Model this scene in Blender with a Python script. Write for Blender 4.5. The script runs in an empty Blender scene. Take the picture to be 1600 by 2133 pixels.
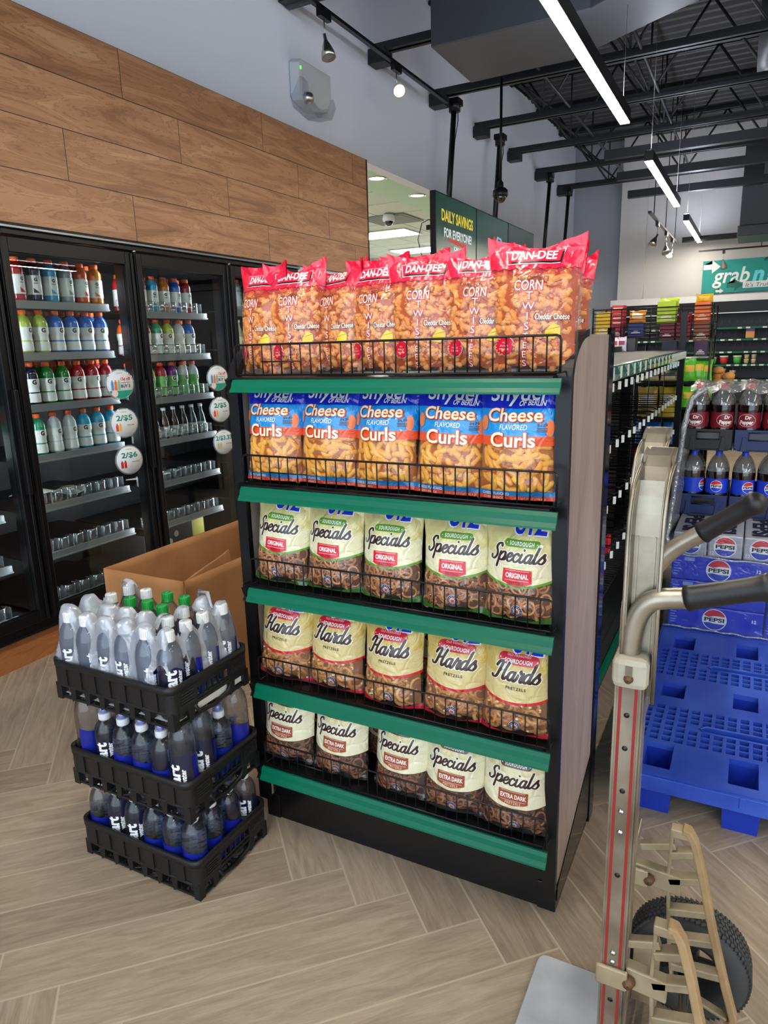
import bpy, bmesh, math, random
from math import sin, cos, pi, radians, sqrt, atan2, floor
from mathutils import Vector, Matrix, noise
random.seed(7)
SC = bpy.context.scene
COL = SC.collection

# ---------------------------------------------------------------- camera
YAW, PITCH, ROLL, FPX = radians(27.86412365), radians(13.4256001), radians(-1.66196081), 1449.745
def cam_axes():
    d = Vector((-sin(YAW)*cos(PITCH), cos(YAW)*cos(PITCH), -sin(PITCH)))
    r = Vector((cos(YAW), sin(YAW), 0)); u = r.cross(d)
    r2 = cos(ROLL)*r + sin(ROLL)*u; u2 = -sin(ROLL)*r + cos(ROLL)*u
    return r2, u2, d
cr_, cu_, cd_ = cam_axes()
cam = bpy.data.cameras.new('camera'); cam_o = bpy.data.objects.new('camera', cam); COL.objects.link(cam_o)
cam.sensor_fit = 'VERTICAL'; cam.sensor_height = 36.0; cam.lens = 36.0*FPX/2133.0
cam.clip_start = 0.02; cam.clip_end = 100
cam_o.matrix_world = Matrix(((cr_.x, cu_.x, -cd_.x, 0), (cr_.y, cu_.y, -cd_.y, 0), (cr_.z, cu_.z, -cd_.z, 1.5), (0, 0, 0, 1)))
SC.camera = cam_o

# ---------------------------------------------------------------- world, exposure
SC.view_settings.view_transform = 'Standard'; SC.view_settings.look = 'None'
SC.view_settings.gamma = 1.0; SC.view_settings.use_curve_mapping = False
SC.view_settings.exposure = 0.2
W = bpy.data.worlds.new('daylight'); SC.world = W; W.use_nodes = True
W.node_tree.nodes['Background'].inputs[0].default_value = (0.76, 0.88, 1.0, 1)
W.node_tree.nodes['Background'].inputs[1].default_value = 2.6      # daylight through the storefront behind the camera
LED_POWER = 70.0
SPOT_POWER = 60.0
COOLER_LED = 60.0
SC.cycles.max_bounces = 10; SC.cycles.transparent_max_bounces = 28; SC.cycles.transmission_bounces = 8
SC.cycles.diffuse_bounces = 3; SC.cycles.glossy_bounces = 4
SC.cycles.caustics_reflective = False; SC.cycles.caustics_refractive = False
SC.cycles.sample_clamp_indirect = 6.0

# ---------------------------------------------------------------- helpers
def lin(c):
    if isinstance(c, (int, float)): c = (c, c, c)
    o = []
    for v in c[:3]:
        v = v/255.0
        o.append(v/12.92 if v <= 0.04045 else ((v+0.055)/1.055)**2.4)
    return (o[0], o[1], o[2], 1.0)
MATS = {}
def mat(name, col, rough=0.5, metal=0.0, spec=0.5, coat=0.0, emit=None, power=0, bump=None, trans=0, ior=1.45, var=0):
    if name in MATS: return MATS[name]
    m = bpy.data.materials.new(name); m.use_nodes = True; MATS[name] = m
    nt = m.node_tree; b = nt.nodes['Principled BSDF']
    b.inputs['Base Color'].default_value = lin(col); b.inputs['Roughness'].default_value = rough
    b.inputs['Metallic'].default_value = metal; b.inputs['Specular IOR Level'].default_value = spec
    b.inputs['Coat Weight'].default_value = coat; b.inputs['Coat Roughness'].default_value = 0.06
    b.inputs['IOR'].default_value = ior
    if trans: b.inputs['Transmission Weight'].default_value = trans
    if emit is not None:
        b.inputs['Emission Color'].default_value = lin(emit); b.inputs['Emission Strength'].default_value = power
    if var:
        tc = nt.nodes.new('ShaderNodeTexCoord'); n = nt.nodes.new('ShaderNodeTexNoise'); n.inputs['Scale'].default_value = var[0]
        n.inputs['Detail'].default_value = 5
        mx = nt.nodes.new('ShaderNodeMix'); mx.data_type = 'RGBA'
        mx.inputs['A'].default_value = lin(col); mx.inputs['B'].default_value = lin(var[1])
        rp = nt.nodes.new('ShaderNodeValToRGB'); rp.color_ramp.elements[0].position = .38; rp.color_ramp.elements[1].position = .68
        nt.links.new(tc.outputs['Object'], n.inputs['Vector']); nt.links.new(n.outputs['Fac'], rp.inputs['Fac'])
        nt.links.new(rp.outputs['Color'], mx.inputs['Factor']); nt.links.new(mx.outputs['Result'], b.inputs['Base Color'])
    if bump:
        tc = nt.nodes.new('ShaderNodeTexCoord'); n = nt.nodes.new('ShaderNodeTexNoise'); n.inputs['Scale'].default_value = bump[0]
        n.inputs['Detail'].default_value = 4
        bp = nt.nodes.new('ShaderNodeBump'); bp.inputs['Strength'].default_value = bump[1]; bp.inputs['Distance'].default_value = bump[2]
        nt.links.new(tc.outputs['Object'], n.inputs['Vector']); nt.links.new(n.outputs['Fac'], bp.inputs['Height'])
        nt.links.new(bp.outputs['Normal'], b.inputs['Normal'])
    return m
def film(name, tint=(255, 255, 255), haze=0.0, gloss=0.06, rough=0.05, bump=None, haze_col=(235, 238, 242)):
    """clear plastic or glass sheet: transparent + reflecting, some haze"""
    if name in MATS: return MATS[name]
    m = bpy.data.materials.new(name); m.use_nodes = True; MATS[name] = m
    nt = m.node_tree; nt.nodes.clear(); N = nt.nodes.new; L = nt.links.new
    out = N('ShaderNodeOutputMaterial'); tr = N('ShaderNodeBsdfTransparent'); tr.inputs[0].default_value = lin(tint)
    gl = N('ShaderNodeBsdfGlossy'); gl.inputs['Roughness'].default_value = rough
    df = N('ShaderNodeBsdfDiffuse'); df.inputs[0].default_value = lin(haze_col)
    fr = N('ShaderNodeLayerWeight'); fr.inputs['Blend'].default_value = .5
    pw = N('ShaderNodeMath'); pw.operation = 'POWER'; pw.inputs[1].default_value = 5.0; L(fr.outputs['Facing'], pw.inputs[0])
    ad = N('ShaderNodeMath'); ad.operation = 'MULTIPLY_ADD'; ad.use_clamp = True; ad.inputs[1].default_value = 1-gloss; ad.inputs[2].default_value = gloss
    L(pw.outputs[0], ad.inputs[0])
    m1 = N('ShaderNodeMixShader'); m1.inputs[0].default_value = haze; L(tr.outputs[0], m1.inputs[1]); L(df.outputs[0], m1.inputs[2])
    m2 = N('ShaderNodeMixShader'); L(ad.outputs[0], m2.inputs[0]); L(m1.outputs[0], m2.inputs[1]); L(gl.outputs[0], m2.inputs[2])
    L(m2.outputs[0], out.inputs[0])
    if bump:
        tc = N('ShaderNodeTexCoord'); n = N('ShaderNodeTexNoise'); n.inputs['Scale'].default_value = bump[0]; n.inputs['Detail'].default_value = 3
        n.inputs['Distortion'].default_value = 1.2
        bp = N('ShaderNodeBump'); bp.inputs['Strength'].default_value = bump[1]; bp.inputs['Distance'].default_value = bump[2]
        L(tc.outputs['Object'], n.inputs['Vector']); L(n.outputs['Fac'], bp.inputs['Height'])
        L(bp.outputs['Normal'], gl.inputs['Normal']); L(bp.outputs['Normal'], fr.inputs['Normal']); L(bp.outputs['Normal'], df.inputs['Normal'])
    return m

class MB:
    """collects geometry, then builds ONE mesh object"""
    def __init__(s): s.v = []; s.f = []; s.mi = []; s.uv = {}; s.sm = []
    def add(s, vs, fs, mi=0, smooth=False, uvs=None):
        b = len(s.v); s.v.extend([tuple(p) for p in vs])
        for k, f in enumerate(fs):
            s.f.append(tuple(i+b for i in f)); s.mi.append(mi); s.sm.append(smooth)
        if uvs:
            for i, q in enumerate(uvs): s.uv[b+i] = q
        return s
    def box(s, x0, x1, y0, y1, z0, z1, mi=0):
        vs = [(x, y, z) for x in (x0, x1) for y in (y0, y1) for z in (z0, z1)]
        return s.add(vs, [(0, 1, 3, 2), (4, 6, 7, 5), (0, 4, 5, 1), (2, 3, 7, 6), (0, 2, 6, 4), (1, 5, 7, 3)], mi)
    def obox(s, c, ax, ay, az, mi=0):
        c = Vector(c); ax = Vector(ax); ay = Vector(ay); az = Vector(az)
        vs = [c+i*ax+j*ay+k*az for i in (-1, 1) for j in (-1, 1) for k in (-1, 1)]
        return s.add(vs, [(0, 1, 3, 2), (4, 6, 7, 5), (0, 4, 5, 1), (2, 3, 7, 6), (0, 2, 6, 4), (1, 5, 7, 3)], mi)
    def tube(s, pts, rad, n=8, mi=0, cap=True, closed=False, smooth=True):
        pts = [Vector(p) for p in pts]; m = len(pts); rs = rad if isinstance(rad, (list, tuple)) else [rad]*m
        vs = []; up = None
        for i, p in enumerate(pts):
            if closed: t = (pts[(i+1) % m]-pts[i-1])
            else: t = (pts[min(i+1, m-1)]-pts[max(i-1, 0)])
            t = t.normalized() if t.length > 1e-9 else Vector((0, 0, 1))
            if up is None:
                a = Vector((0, 0, 1)) if abs(t.z) < .9 else Vector((1, 0, 0)); up = (a-t*a.dot(t)).normalized()
            else:
                up = up-t*up.dot(t)
                up = up.normalized() if up.length > 1e-6 else t.orthogonal().normalized()
            w = t.cross(up)
            for k in range(n):
                a = 2*pi*k/n; vs.append(p+(up*cos(a)+w*sin(a))*rs[i])
        fs = []
        for i in range(m if closed else m-1):
            j = (i+1) % m
            for k in range(n): fs.append((i*n+k, i*n+(k+1) % n, j*n+(k+1) % n, j*n+k))
        if cap and not closed: fs.append(tuple(range(n-1, -1, -1))); fs.append(tuple((m-1)*n+k for k in range(n)))
        return s.add(vs, fs, mi, smooth)
    def cyl(s, a, b, r, n=16, mi=0, r2=None, smooth=True):
        return s.tube([a, b], [r, r if r2 is None else r2], n, mi, True, False, smooth)
    def lathe(s, prof, n=24, mi=0, c=(0, 0, 0), axis='z', a0=0, a1=2*pi, smooth=True):
        full = abs(a1-a0-2*pi) < 1e-6; cnt = n if full else n+1; vs = []
        for (r, z) in prof:
            for k in range(cnt):
                a = a0+(a1-a0)*k/n; x, y = r*cos(a), r*sin(a)
                p = (x, y, z) if axis == 'z' else ((z, x, y) if axis == 'x' else (x, z, y))
                vs.append((p[0]+c[0], p[1]+c[1], p[2]+c[2]))
        fs = []
        for i in range(len(prof)-1):
            for k in range(n if full else n):
                k2 = (k+1) % cnt
                fs.append((i*cnt+k, i*cnt+k2, (i+1)*cnt+k2, (i+1)*cnt+k))
        return s.add(vs, fs, mi, smooth)
    def prism(s, poly, fn0, fn1, mi=0):
        """poly: 2D outline; fn0, fn1 map (a,b) to the two faces"""
        n = len(poly); vs = [fn0(*p) for p in poly]+[fn1(*p) for p in poly]
        fs = [tuple(range(n-1, -1, -1)), tuple(range(n, 2*n))]+[(i, (i+1) % n, n+(i+1) % n, n+i) for i in range(n)]
        return s.add(vs, fs, mi)
    def flat(s, verts2, tris, fn, mi=0, uvf=None):
        return s.add([fn(*p) for p in verts2], tris, mi, True, [uvf(*p) for p in verts2] if uvf else None)
    def mesh(s, name, mats):
        me = bpy.data.meshes.new(name); me.from_pydata(s.v, [], s.f)
        for m in (mats if isinstance(mats, (list, tuple)) else [mats]): me.materials.append(m)
        me.polygons.foreach_set('material_index', s.mi); me.polygons.foreach_set('use_smooth', s.sm)
        if s.uv:
            ul = me.uv_layers.new(name='UVMap'); buf = []
            for lp in me.loops: buf.extend(s.uv.get(lp.vertex_index, (0, 0)))
            ul.data.foreach_set('uv', buf)
        me.update(); return me
    def build(s, name, mats, parent=None, bevel=0, loc=None, rot=None):
        return mkobj(name, s.mesh(name, mats), parent, bevel, loc, rot)
def mkobj(name, me, parent=None, bevel=0, loc=None, rot=None):
    o = bpy.data.objects.new(name, me); COL.objects.link(o)
    if parent is not None: o.parent = parent
    if loc is not None: o.location = loc
    if rot is not None: o.rotation_euler = rot
    if bevel:
        md = o.modifiers.new('bevel', 'BEVEL'); md.width = bevel; md.segments = 2; md.limit_method = 'ANGLE'; md.angle_limit = radians(40)
    return o
def tag(o, label=None, cat=None, group=None, kind=None):
    if label: o['label'] = label
    if cat: o['category'] = cat
    if group: o['group'] = group
    if kind: o['kind'] = kind
    return o
def thing(name, label, cat, loc=(0, 0, 0), rot=(0, 0, 0), group=None):
    o = bpy.data.objects.new(name, None); COL.objects.link(o); o.empty_display_size = .05
    o.location = loc; o.rotation_euler = rot; return tag(o, label, cat, group)
def struct(name, mb, m): return tag(mb.build(name, m), kind='structure')
CH = {}
def dup(o, loc, rot=None, label=None, group=None, name=None, scale=None):
    def rec(a, par):
        c = a.copy(); COL.objects.link(c)
        if par is not None: c.parent = par
        for g in a.children: rec(g, c)
        return c
    c = rec(o, None); c.location = loc
    if rot is not None: c.rotation_euler = rot
    if scale is not None: c.scale = scale
    if label: c['label'] = label
    if group: c['group'] = group
    return c
ORD = ['first', 'second', 'third', 'fourth', 'fifth', 'sixth', 'seventh', 'eighth', 'ninth', 'tenth', 'eleventh', 'twelfth']

# ---------------------------------------------------------------- lettering (2D meshes)
_txt = {}
def text2d(s, size=1.0, bold=0.0, shear=0.0, grid=0.0, fit=None, align='CENTER', space=1.0, vert=False):
    """returns (verts2d, tris) of the text, centred on (0,0) vertically by cap height"""
    key = (s, size, bold, shear, grid, fit, align, space)
    if key in _txt: return _txt[key]
    cu = bpy.data.curves.new('t', 'FONT'); cu.body = s; cu.size = 1.0; cu.offset = bold; cu.shear = shear
    cu.align_x = align; cu.space_character = space; cu.resolution_u = 3; cu.fill_mode = 'FRONT' if hasattr(cu, 'fill_mode') else cu.fill_mode
    o = bpy.data.objects.new('t', cu); COL.objects.link(o)
    bpy.context.view_layer.update()
    me = bpy.data.meshes.new_from_object(o.evaluated_get(bpy.context.evaluated_depsgraph_get()))
    bm = bmesh.new(); bm.from_mesh(me)
    bpy.data.objects.remove(o); bpy.data.curves.remove(cu); bpy.data.meshes.remove(me)
    xs = [v.co.x for v in bm.verts] or [0]
    k = size; kx = size
    if fit: kx = fit/(max(xs)-min(xs))
    for v in bm.verts: v.co = Vector((v.co.x*kx, (v.co.y-0.35)*k, 0))
    out = _cut(bm, grid); _txt[key] = out
    return out
def _cut(bm, grid):
    if grid:
        for ax in (0, 1):
            c = [v.co[ax] for v in bm.verts]
            if not c: continue
            g = math.ceil(min(c)/grid)
            while g*grid < max(c):
                pl = [0, 0, 0]; no = [0, 0, 0]; pl[ax] = g*grid+1e-5; no[ax] = 1
                bmesh.ops.bisect_plane(bm, geom=bm.verts[:]+bm.edges[:]+bm.faces[:], plane_co=pl, plane_no=no, dist=1e-6); g += 1
    bm.verts.index_update()
    r = ([(v.co.x, v.co.y) for v in bm.verts], [tuple(v.index for v in f.verts) for f in bm.faces])
    bm.free(); return r
def poly2d(pts, grid=0.0):
    bm = bmesh.new(); vs = [bm.verts.new((p[0], p[1], 0)) for p in pts]; f = bm.faces.new(vs)
    bmesh.ops.triangulate(bm, faces=[f]); return _cut(bm, grid)
def catmull(p, n=6):
    if len(p) < 3: return p
    q = [p[0]]+list(p)+[p[-1]]; o = []
    for i in range(1, len(q)-2):
        a, b, c, d = q[i-1], q[i], q[i+1], q[i+2]
        for k in range(n):
            t = k/n; o.append(tuple(.5*(2*b[j]+(c[j]-a[j])*t+(2*a[j]-5*b[j]+4*c[j]-d[j])*t*t+(3*b[j]-a[j]-3*c[j]+d[j])*t**3) for j in (0, 1)))
    o.append(tuple(p[-1])); return o
SCRIPT = {
 'S': (1.1, [[(1.0, 1.6), (.8, 1.92), (.45, 1.8), (.35, 1.4), (.6, 1.0), (.72, .5), (.45, .02), (.08, .1), (.0, .45)]]),
 'p': (1.0, [[(.0, 1.0), (.0, .0), (.0, -.85)], [(.02, .6), (.3, 1.0), (.62, .95), (.68, .45), (.42, .02), (.12, .12)], [(.42, .02), (.75, .1), (1.0, .45)]]),
 'e': (.82, [[(.0, .45), (.35, .52), (.58, .8), (.38, 1.02), (.1, .8), (.06, .35), (.3, .0), (.6, .1), (.85, .45)]]),
 'c': (.82, [[(.6, .8), (.4, 1.02), (.1, .8), (.04, .35), (.3, .0), (.6, .1), (.85, .45)]]),
 'i': (.62, [[(.08, 1.0), (.06, .3), (.22, .0), (.45, .12), (.64, .45)], [(.18, 1.5), (.2, 1.42)]]),
 'a': (1.05, [[(.64, .85), (.4, 1.02), (.1, .78), (.05, .28), (.28, .0), (.58, .3), (.68, 1.0)], [(.68, 1.0), (.64, .25), (.8, .0), (.95, .12), (1.08, .45)]]),
 'l': (.62, [[(.1, 1.95), (.06, .3), (.22, .0), (.45, .12), (.64, .45)]]),
 's': (.7, [[(-.02, .42), (.2, .8), (.36, 1.1)], [(.36, 1.1), (.4, .75), (.62, .4), (.45, .0), (.08, .06)]]),
 'H': (1.5, [[(-.15, 1.35), (.05, 1.8), (.42, 1.85), (.36, 1.0), (.2, .15), (-.15, .0), (-.3, .25)], [(1.15, 1.9), (.98, 1.0), (.95, .25), (1.12, .0), (1.45, .4)], [(.36, .9), (1.0, 1.05)]]),
 'r': (.78, [[(.0, .45), (.2, 1.2)], [(.2, 1.2), (.28, .92), (.58, 1.0)], [(.56, 1.0), (.44, .3), (.58, .0), (.8, .4)]]),
 'd': (1.05, [[(.64, .85), (.4, 1.02), (.1, .78), (.05, .28), (.28, .0), (.58, .3), (.68, 1.0)], [(.72, 1.95), (.64, .25), (.8, .0), (.95, .12), (1.08, .45)]]),
}
def script2d(word, width, pen, slant=.32, grow=0.0):
    strokes = []; x = 0
    for ch in word:
        adv, st = SCRIPT[ch]
        for p in st: strokes.append([(a+x+b*slant, b) for a, b in catmull(p, 5)])
        x += adv
    xs = [p[0] for s_ in strokes for p in s_]; k = width/(max(xs)-min(xs)); cx = (max(xs)+min(xs))/2
    vs, fs = [], []
    for s_ in strokes:
        P_ = [Vector(((a-cx)*k, (b-.6)*k, 0)) for a, b in s_]
        r = pen*k/2+grow; b0 = len(vs)
        for i, p in enumerate(P_):
            t = (P_[min(i+1, len(P_)-1)]-P_[max(i-1, 0)]).normalized(); n = Vector((-t.y, t.x, 0))
            w = r*(.72+.5*abs(t.y))+0
            vs += [tuple((p+n*w)[:2]), tuple((p-n*w)[:2])]
        for i in range(len(P_)-1): fs.append((b0+2*i, b0+2*i+1, b0+2*i+3, b0+2*i+2))
        for p, t in ((P_[0], 1), (P_[-1], -1)):
            b1 = len(vs)
            for j in range(8): vs.append((p.x+r*.95*cos(j*pi/4), p.y+r*.95*sin(j*pi/4)))
            fs.append(tuple(b1+j for j in range(8)))
    return vs, fs
def circle2d(r, n=20, cx=0, cy=0, ry=None): return [(cx+r*cos(2*pi*i/n), cy+(ry or r)*sin(2*pi*i/n)) for i in range(n)]
def pill2d(w, h, n=6):
    r = h/2; o = []
    for i in range(n+1): a = -pi/2+pi*i/n; o.append((w/2-r+r*cos(a), r*sin(a)))
    for i in range(n+1): a = pi/2+pi*i/n; o.append((-w/2+r+r*cos(a), r*sin(a)))
    return o
# ================================================================ SETTING
def nodes(m): m.use_nodes = True; nt = m.node_tree; return nt, nt.nodes['Principled BSDF'], nt.nodes.new, nt.links.new
def mth(nt, op, a, b=None, c=None, clamp=False):
    n = nt.nodes.new('ShaderNodeMath'); n.operation = op; n.use_clamp = clamp
    for i, v in enumerate((a, b, c)):
        if v is None: continue
        if isinstance(v, (int, float)): n.inputs[i].default_value = v
        else: nt.links.new(v, n.inputs[i])
    return n.outputs[0]
def ramp(nt, fac, stops, mode='LINEAR'):
    n = nt.nodes.new('ShaderNodeValToRGB'); cr = n.color_ramp; cr.interpolation = mode
    while len(cr.elements) < len(stops): cr.elements.new(1.0)
    for e, (p, c) in zip(cr.elements, stops):
        e.position = p; e.color = c if len(c) == 4 else lin(c)
    nt.links.new(fac, n.inputs[0]); return n.outputs[0]
def mixc(nt, fac, a, b, mode='MIX'):
    n = nt.nodes.new('ShaderNodeMix'); n.data_type = 'RGBA'; n.blend_type = mode
    for k, v in (('Factor', fac), ('A', a), ('B', b)):
        if isinstance(v, (int, float)): n.inputs[k].default_value = v
        elif isinstance(v, tuple): n.inputs[k].default_value = v
        else: nt.links.new(v, n.inputs[k])
    return n.outputs['Result']

def herringbone():
    m = bpy.data.materials.new('wood_look_tile'); nt, b, N, L = nodes(m)
    tc = N('ShaderNodeTexCoord'); sp = N('ShaderNodeSeparateXYZ'); L(tc.outputs['Object'], sp.inputs[0])
    x, y = sp.outputs[0], sp.outputs[1]; w = .15095; r2 = 1/sqrt(2)
    p = mth(nt, 'MULTIPLY', mth(nt, 'ADD', x, y), r2); q = mth(nt, 'MULTIPLY', mth(nt, 'SUBTRACT', y, x), r2)
    I = mth(nt, 'ADD', mth(nt, 'MULTIPLY', mth(nt, 'SUBTRACT', p, .2227), 1/w), 605.0)
    J = mth(nt, 'ADD', mth(nt, 'MULTIPLY', mth(nt, 'SUBTRACT', 1.726, q), 1/w), 600.0)
    i = mth(nt, 'FLOOR', I); j = mth(nt, 'FLOOR', J); fi = mth(nt, 'FRACT', I); fj = mth(nt, 'FRACT', J)
    d = mth(nt, 'SUBTRACT', i, j); mm = mth(nt, 'MODULO', mth(nt, 'ADD', d, 1200.0), 12.0)
    hz = mth(nt, 'LESS_THAN', mm, 5.5)
    def sel(a, c): return mth(nt, 'ADD', mth(nt, 'MULTIPLY', a, hz), mth(nt, 'MULTIPLY', c, mth(nt, 'SUBTRACT', 1.0, hz)))
    u = sel(mth(nt, 'ADD', mm, fi), mth(nt, 'ADD', mth(nt, 'SUBTRACT', 11.0, mm), fj))      # 0..6 along plank
    v = sel(fj, fi)
    blk = mth(nt, 'FLOOR', mth(nt, 'DIVIDE', mth(nt, 'ADD', d, 1200.0), 12.0))
    pid = mth(nt, 'ADD', sel(mth(nt, 'MULTIPLY', j, 7.31), mth(nt, 'MULTIPLY', i, 13.77)), mth(nt, 'MULTIPLY', blk, 3.17))
    g = .018
    e = mth(nt, 'MINIMUM', mth(nt, 'MINIMUM', v, mth(nt, 'SUBTRACT', 1.0, v)), mth(nt, 'MINIMUM', u, mth(nt, 'SUBTRACT', 6.0, u)))
    gr = mth(nt, 'LESS_THAN', e, g)
    wn = N('ShaderNodeTexWhiteNoise'); wn.noise_dimensions = '1D'; L(pid, wn.inputs['W'])
    cb = N('ShaderNodeCombineXYZ'); L(mth(nt, 'MULTIPLY', u, .45), cb.inputs[0]); L(mth(nt, 'MULTIPLY', v, 3.4), cb.inputs[1]); L(mth(nt, 'MULTIPLY', wn.outputs['Value'], 90), cb.inputs[2])
    n1 = N('ShaderNodeTexNoise'); n1.inputs['Scale'].default_value = 1.6; n1.inputs['Detail'].default_value = 9; n1.inputs['Roughness'].default_value = .68; n1.inputs['Distortion'].default_value = .9
    L(cb.outputs[0], n1.inputs['Vector'])
    cb2 = N('ShaderNodeCombineXYZ'); L(mth(nt, 'MULTIPLY', u, 1.1), cb2.inputs[0]); L(mth(nt, 'MULTIPLY', v, 34), cb2.inputs[1]); L(wn.outputs['Value'], cb2.inputs[2])
    n2 = N('ShaderNodeTexNoise'); n2.inputs['Scale'].default_value = 1.5; n2.inputs['Detail'].default_value = 5; n2.inputs['Distortion'].default_value = .3
    L(cb2.outputs[0], n2.inputs['Vector'])
    c = ramp(nt, n1.outputs['Fac'], [(.24, (92, 76, 62)), (.42, (146, 128, 108)), (.56, (172, 154, 133)), (.8, (198, 182, 161))])
    c = mixc(nt, mth(nt, 'MULTIPLY', ramp(nt, n2.outputs['Fac'], [(.42, (0, 0, 0)), (.6, (255, 255, 255))]), .34), c, lin((126, 108, 90)))
    c = mixc(nt, .38, c, ramp(nt, wn.outputs['Value'], [(0, (150, 132, 114)), (.5, (176, 161, 143)), (1, (188, 171, 150))]), 'MIX')
    c = mixc(nt, gr, c, lin((187, 174, 152)))
    L(c, b.inputs['Base Color'])
    L(ramp(nt, n1.outputs['Fac'], [(.3, (.42, .42, .42, 1)), (.7, (.3, .3, .3, 1))]), b.inputs['Roughness'])
    bp = N('ShaderNodeBump'); bp.inputs['Strength'].default_value = .25; bp.inputs['Distance'].default_value = .001
    L(mth(nt, 'SUBTRACT', n2.outputs['Fac'], mth(nt, 'MULTIPLY', gr, .8)), bp.inputs['Height']); L(bp.outputs['Normal'], b.inputs['Normal'])
    return m
def wood_panel(name, tones, horiz='Y', plank=True, scale=1.0, rough=.45):
    """long grain running along world Y or Z"""
    m = bpy.data.materials.new(name); nt, b, N, L = nodes(m)
    tc = N('ShaderNodeTexCoord'); sp = N('ShaderNodeSeparateXYZ'); L(tc.outputs['Object'], sp.inputs[0])
    if horiz == 'Y': lo, ac = sp.outputs[1], sp.outputs[2]
    else: lo, ac = sp.outputs[2], mth(nt, 'ADD', sp.outputs[1], mth(nt, 'MULTIPLY', sp.outputs[0], .77))
    seed = 0.0; gr = None
    if plank:
        rh = .2375; pl = 1.2225
        row = mth(nt, 'FLOOR', mth(nt, 'DIVIDE', mth(nt, 'SUBTRACT', 3.05, ac), rh)); fr = mth(nt, 'FRACT', mth(nt, 'DIVIDE', mth(nt, 'SUBTRACT', 3.05, ac), rh))
        off = mth(nt, 'MULTIPLY', mth(nt, 'MODULO', row, 3.0), -.4075)        # staggered boards: row 0 3.011, row 1 3.42, row 2 2.606
        off = mth(nt, 'SUBTRACT', 0.0, off)
        k = mth(nt, 'ADD', mth(nt, 'DIVIDE', mth(nt, 'SUBTRACT', mth(nt, 'SUBTRACT', lo, 3.011), off), pl), 20.0)
        pk = mth(nt, 'FLOOR', k); fk = mth(nt, 'FRACT', k)
        e = mth(nt, 'MINIMUM', mth(nt, 'MULTIPLY', mth(nt, 'MINIMUM', fr, mth(nt, 'SUBTRACT', 1.0, fr)), rh), mth(nt, 'MULTIPLY', mth(nt, 'MINIMUM', fk, mth(nt, 'SUBTRACT', 1.0, fk)), pl))
        gr = mth(nt, 'LESS_THAN', e, .0022)
        seed = mth(nt, 'ADD', mth(nt, 'MULTIPLY', row, 5.3), mth(nt, 'MULTIPLY', pk, 2.71))
    cb = N('ShaderNodeCombineXYZ'); L(mth(nt, 'MULTIPLY', lo, 1.3*scale), cb.inputs[0]); L(mth(nt, 'MULTIPLY', ac, 9*scale), cb.inputs[1])
    if plank: L(seed, cb.inputs[2])
    n1 = N('ShaderNodeTexNoise'); n1.inputs['Scale'].default_value = 1.0; n1.inputs['Detail'].default_value = 6; n1.inputs['Roughness'].default_value = .6; n1.inputs['Distortion'].default_value = 1.6
    L(cb.outputs[0], n1.inputs['Vector'])
    cb2 = N('ShaderNodeCombineXYZ'); L(mth(nt, 'MULTIPLY', lo, 4*scale), cb2.inputs[0]); L(mth(nt, 'MULTIPLY', ac, 150*scale), cb2.inputs[1])
    n2 = N('ShaderNodeTexNoise'); n2.inputs['Scale'].default_value = 1.0; n2.inputs['Detail'].default_value = 3; L(cb2.outputs[0], n2.inputs['Vector'])
    # fine rings from the noise field
    rg = mth(nt, 'FRACT', mth(nt, 'MULTIPLY', n1.outputs['Fac'], 9.0)); rg = mth(nt, 'ABSOLUTE', mth(nt, 'SUBTRACT', rg, .5))
    c = ramp(nt, n1.outputs['Fac'], [(.25, tones[0]), (.42, tones[1]), (.6, tones[2]), (.8, tones[3])])
    c = mixc(nt, mth(nt, 'MULTIPLY', mth(nt, 'LESS_THAN', rg, .10), .42), c, lin(tones[0]))
    c = mixc(nt, mth(nt, 'MULTIPLY', n2.outputs['Fac'], .38), c, lin(tones[1]))
    if gr is not None: c = mixc(nt, gr, c, lin((58, 38, 26)))
    L(c, b.inputs['Base Color']); b.inputs['Roughness'].default_value = rough
    return m
M_floor = herringbone()
M_oak = wood_panel('oak_plank_cladding', [(122, 78, 50), (172, 122, 86), (200, 150, 110), (222, 182, 142)])
M_kick = wood_panel('oak_kick_board', [(120, 70, 36), (160, 98, 54), (176, 112, 66), (190, 128, 80)], plank=False)
M_greige = wood_panel('greige_laminate', [(128, 112, 105), (154, 138, 130), (170, 154, 146), (184, 169, 160)], horiz='Z', plank=False, scale=.8)
M_wall = mat('white_wall_paint', (220, 226, 238), .7, bump=(60, .05, .002))
M_wall2 = mat('grey_wall_paint', (168, 174, 184), .7)
M_wallw = mat('warm_white_wall_paint', (216, 214, 212), .7)
M_deck = mat('dark_painted_deck', (62, 63, 66), .6)
M_steel = mat('dark_painted_steel', (32, 34, 38), .5)
M_duct = mat('dark_duct_paint', (58, 61, 66), .45, bump=(3, .15, .02))
M_black = mat('black_plastic', (15, 15, 17), .4, spec=.35)
M_blackm = mat('black_metal', (16, 16, 18), .32, spec=.4)
M_gloss = mat('gloss_black_panel', (12, 13, 16), .08)
M_chrome = mat('brushed_nickel', (190, 186, 180), .28, metal=1)
M_led = mat('led_diffuser', (255, 250, 235), .6, emit=(255, 244, 226), power=LED_POWER)
M_white = mat('white_plastic', (226, 228, 230), .4)
M_green = mat('green_price_channel', (0, 100, 73), .34, spec=.3)

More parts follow.
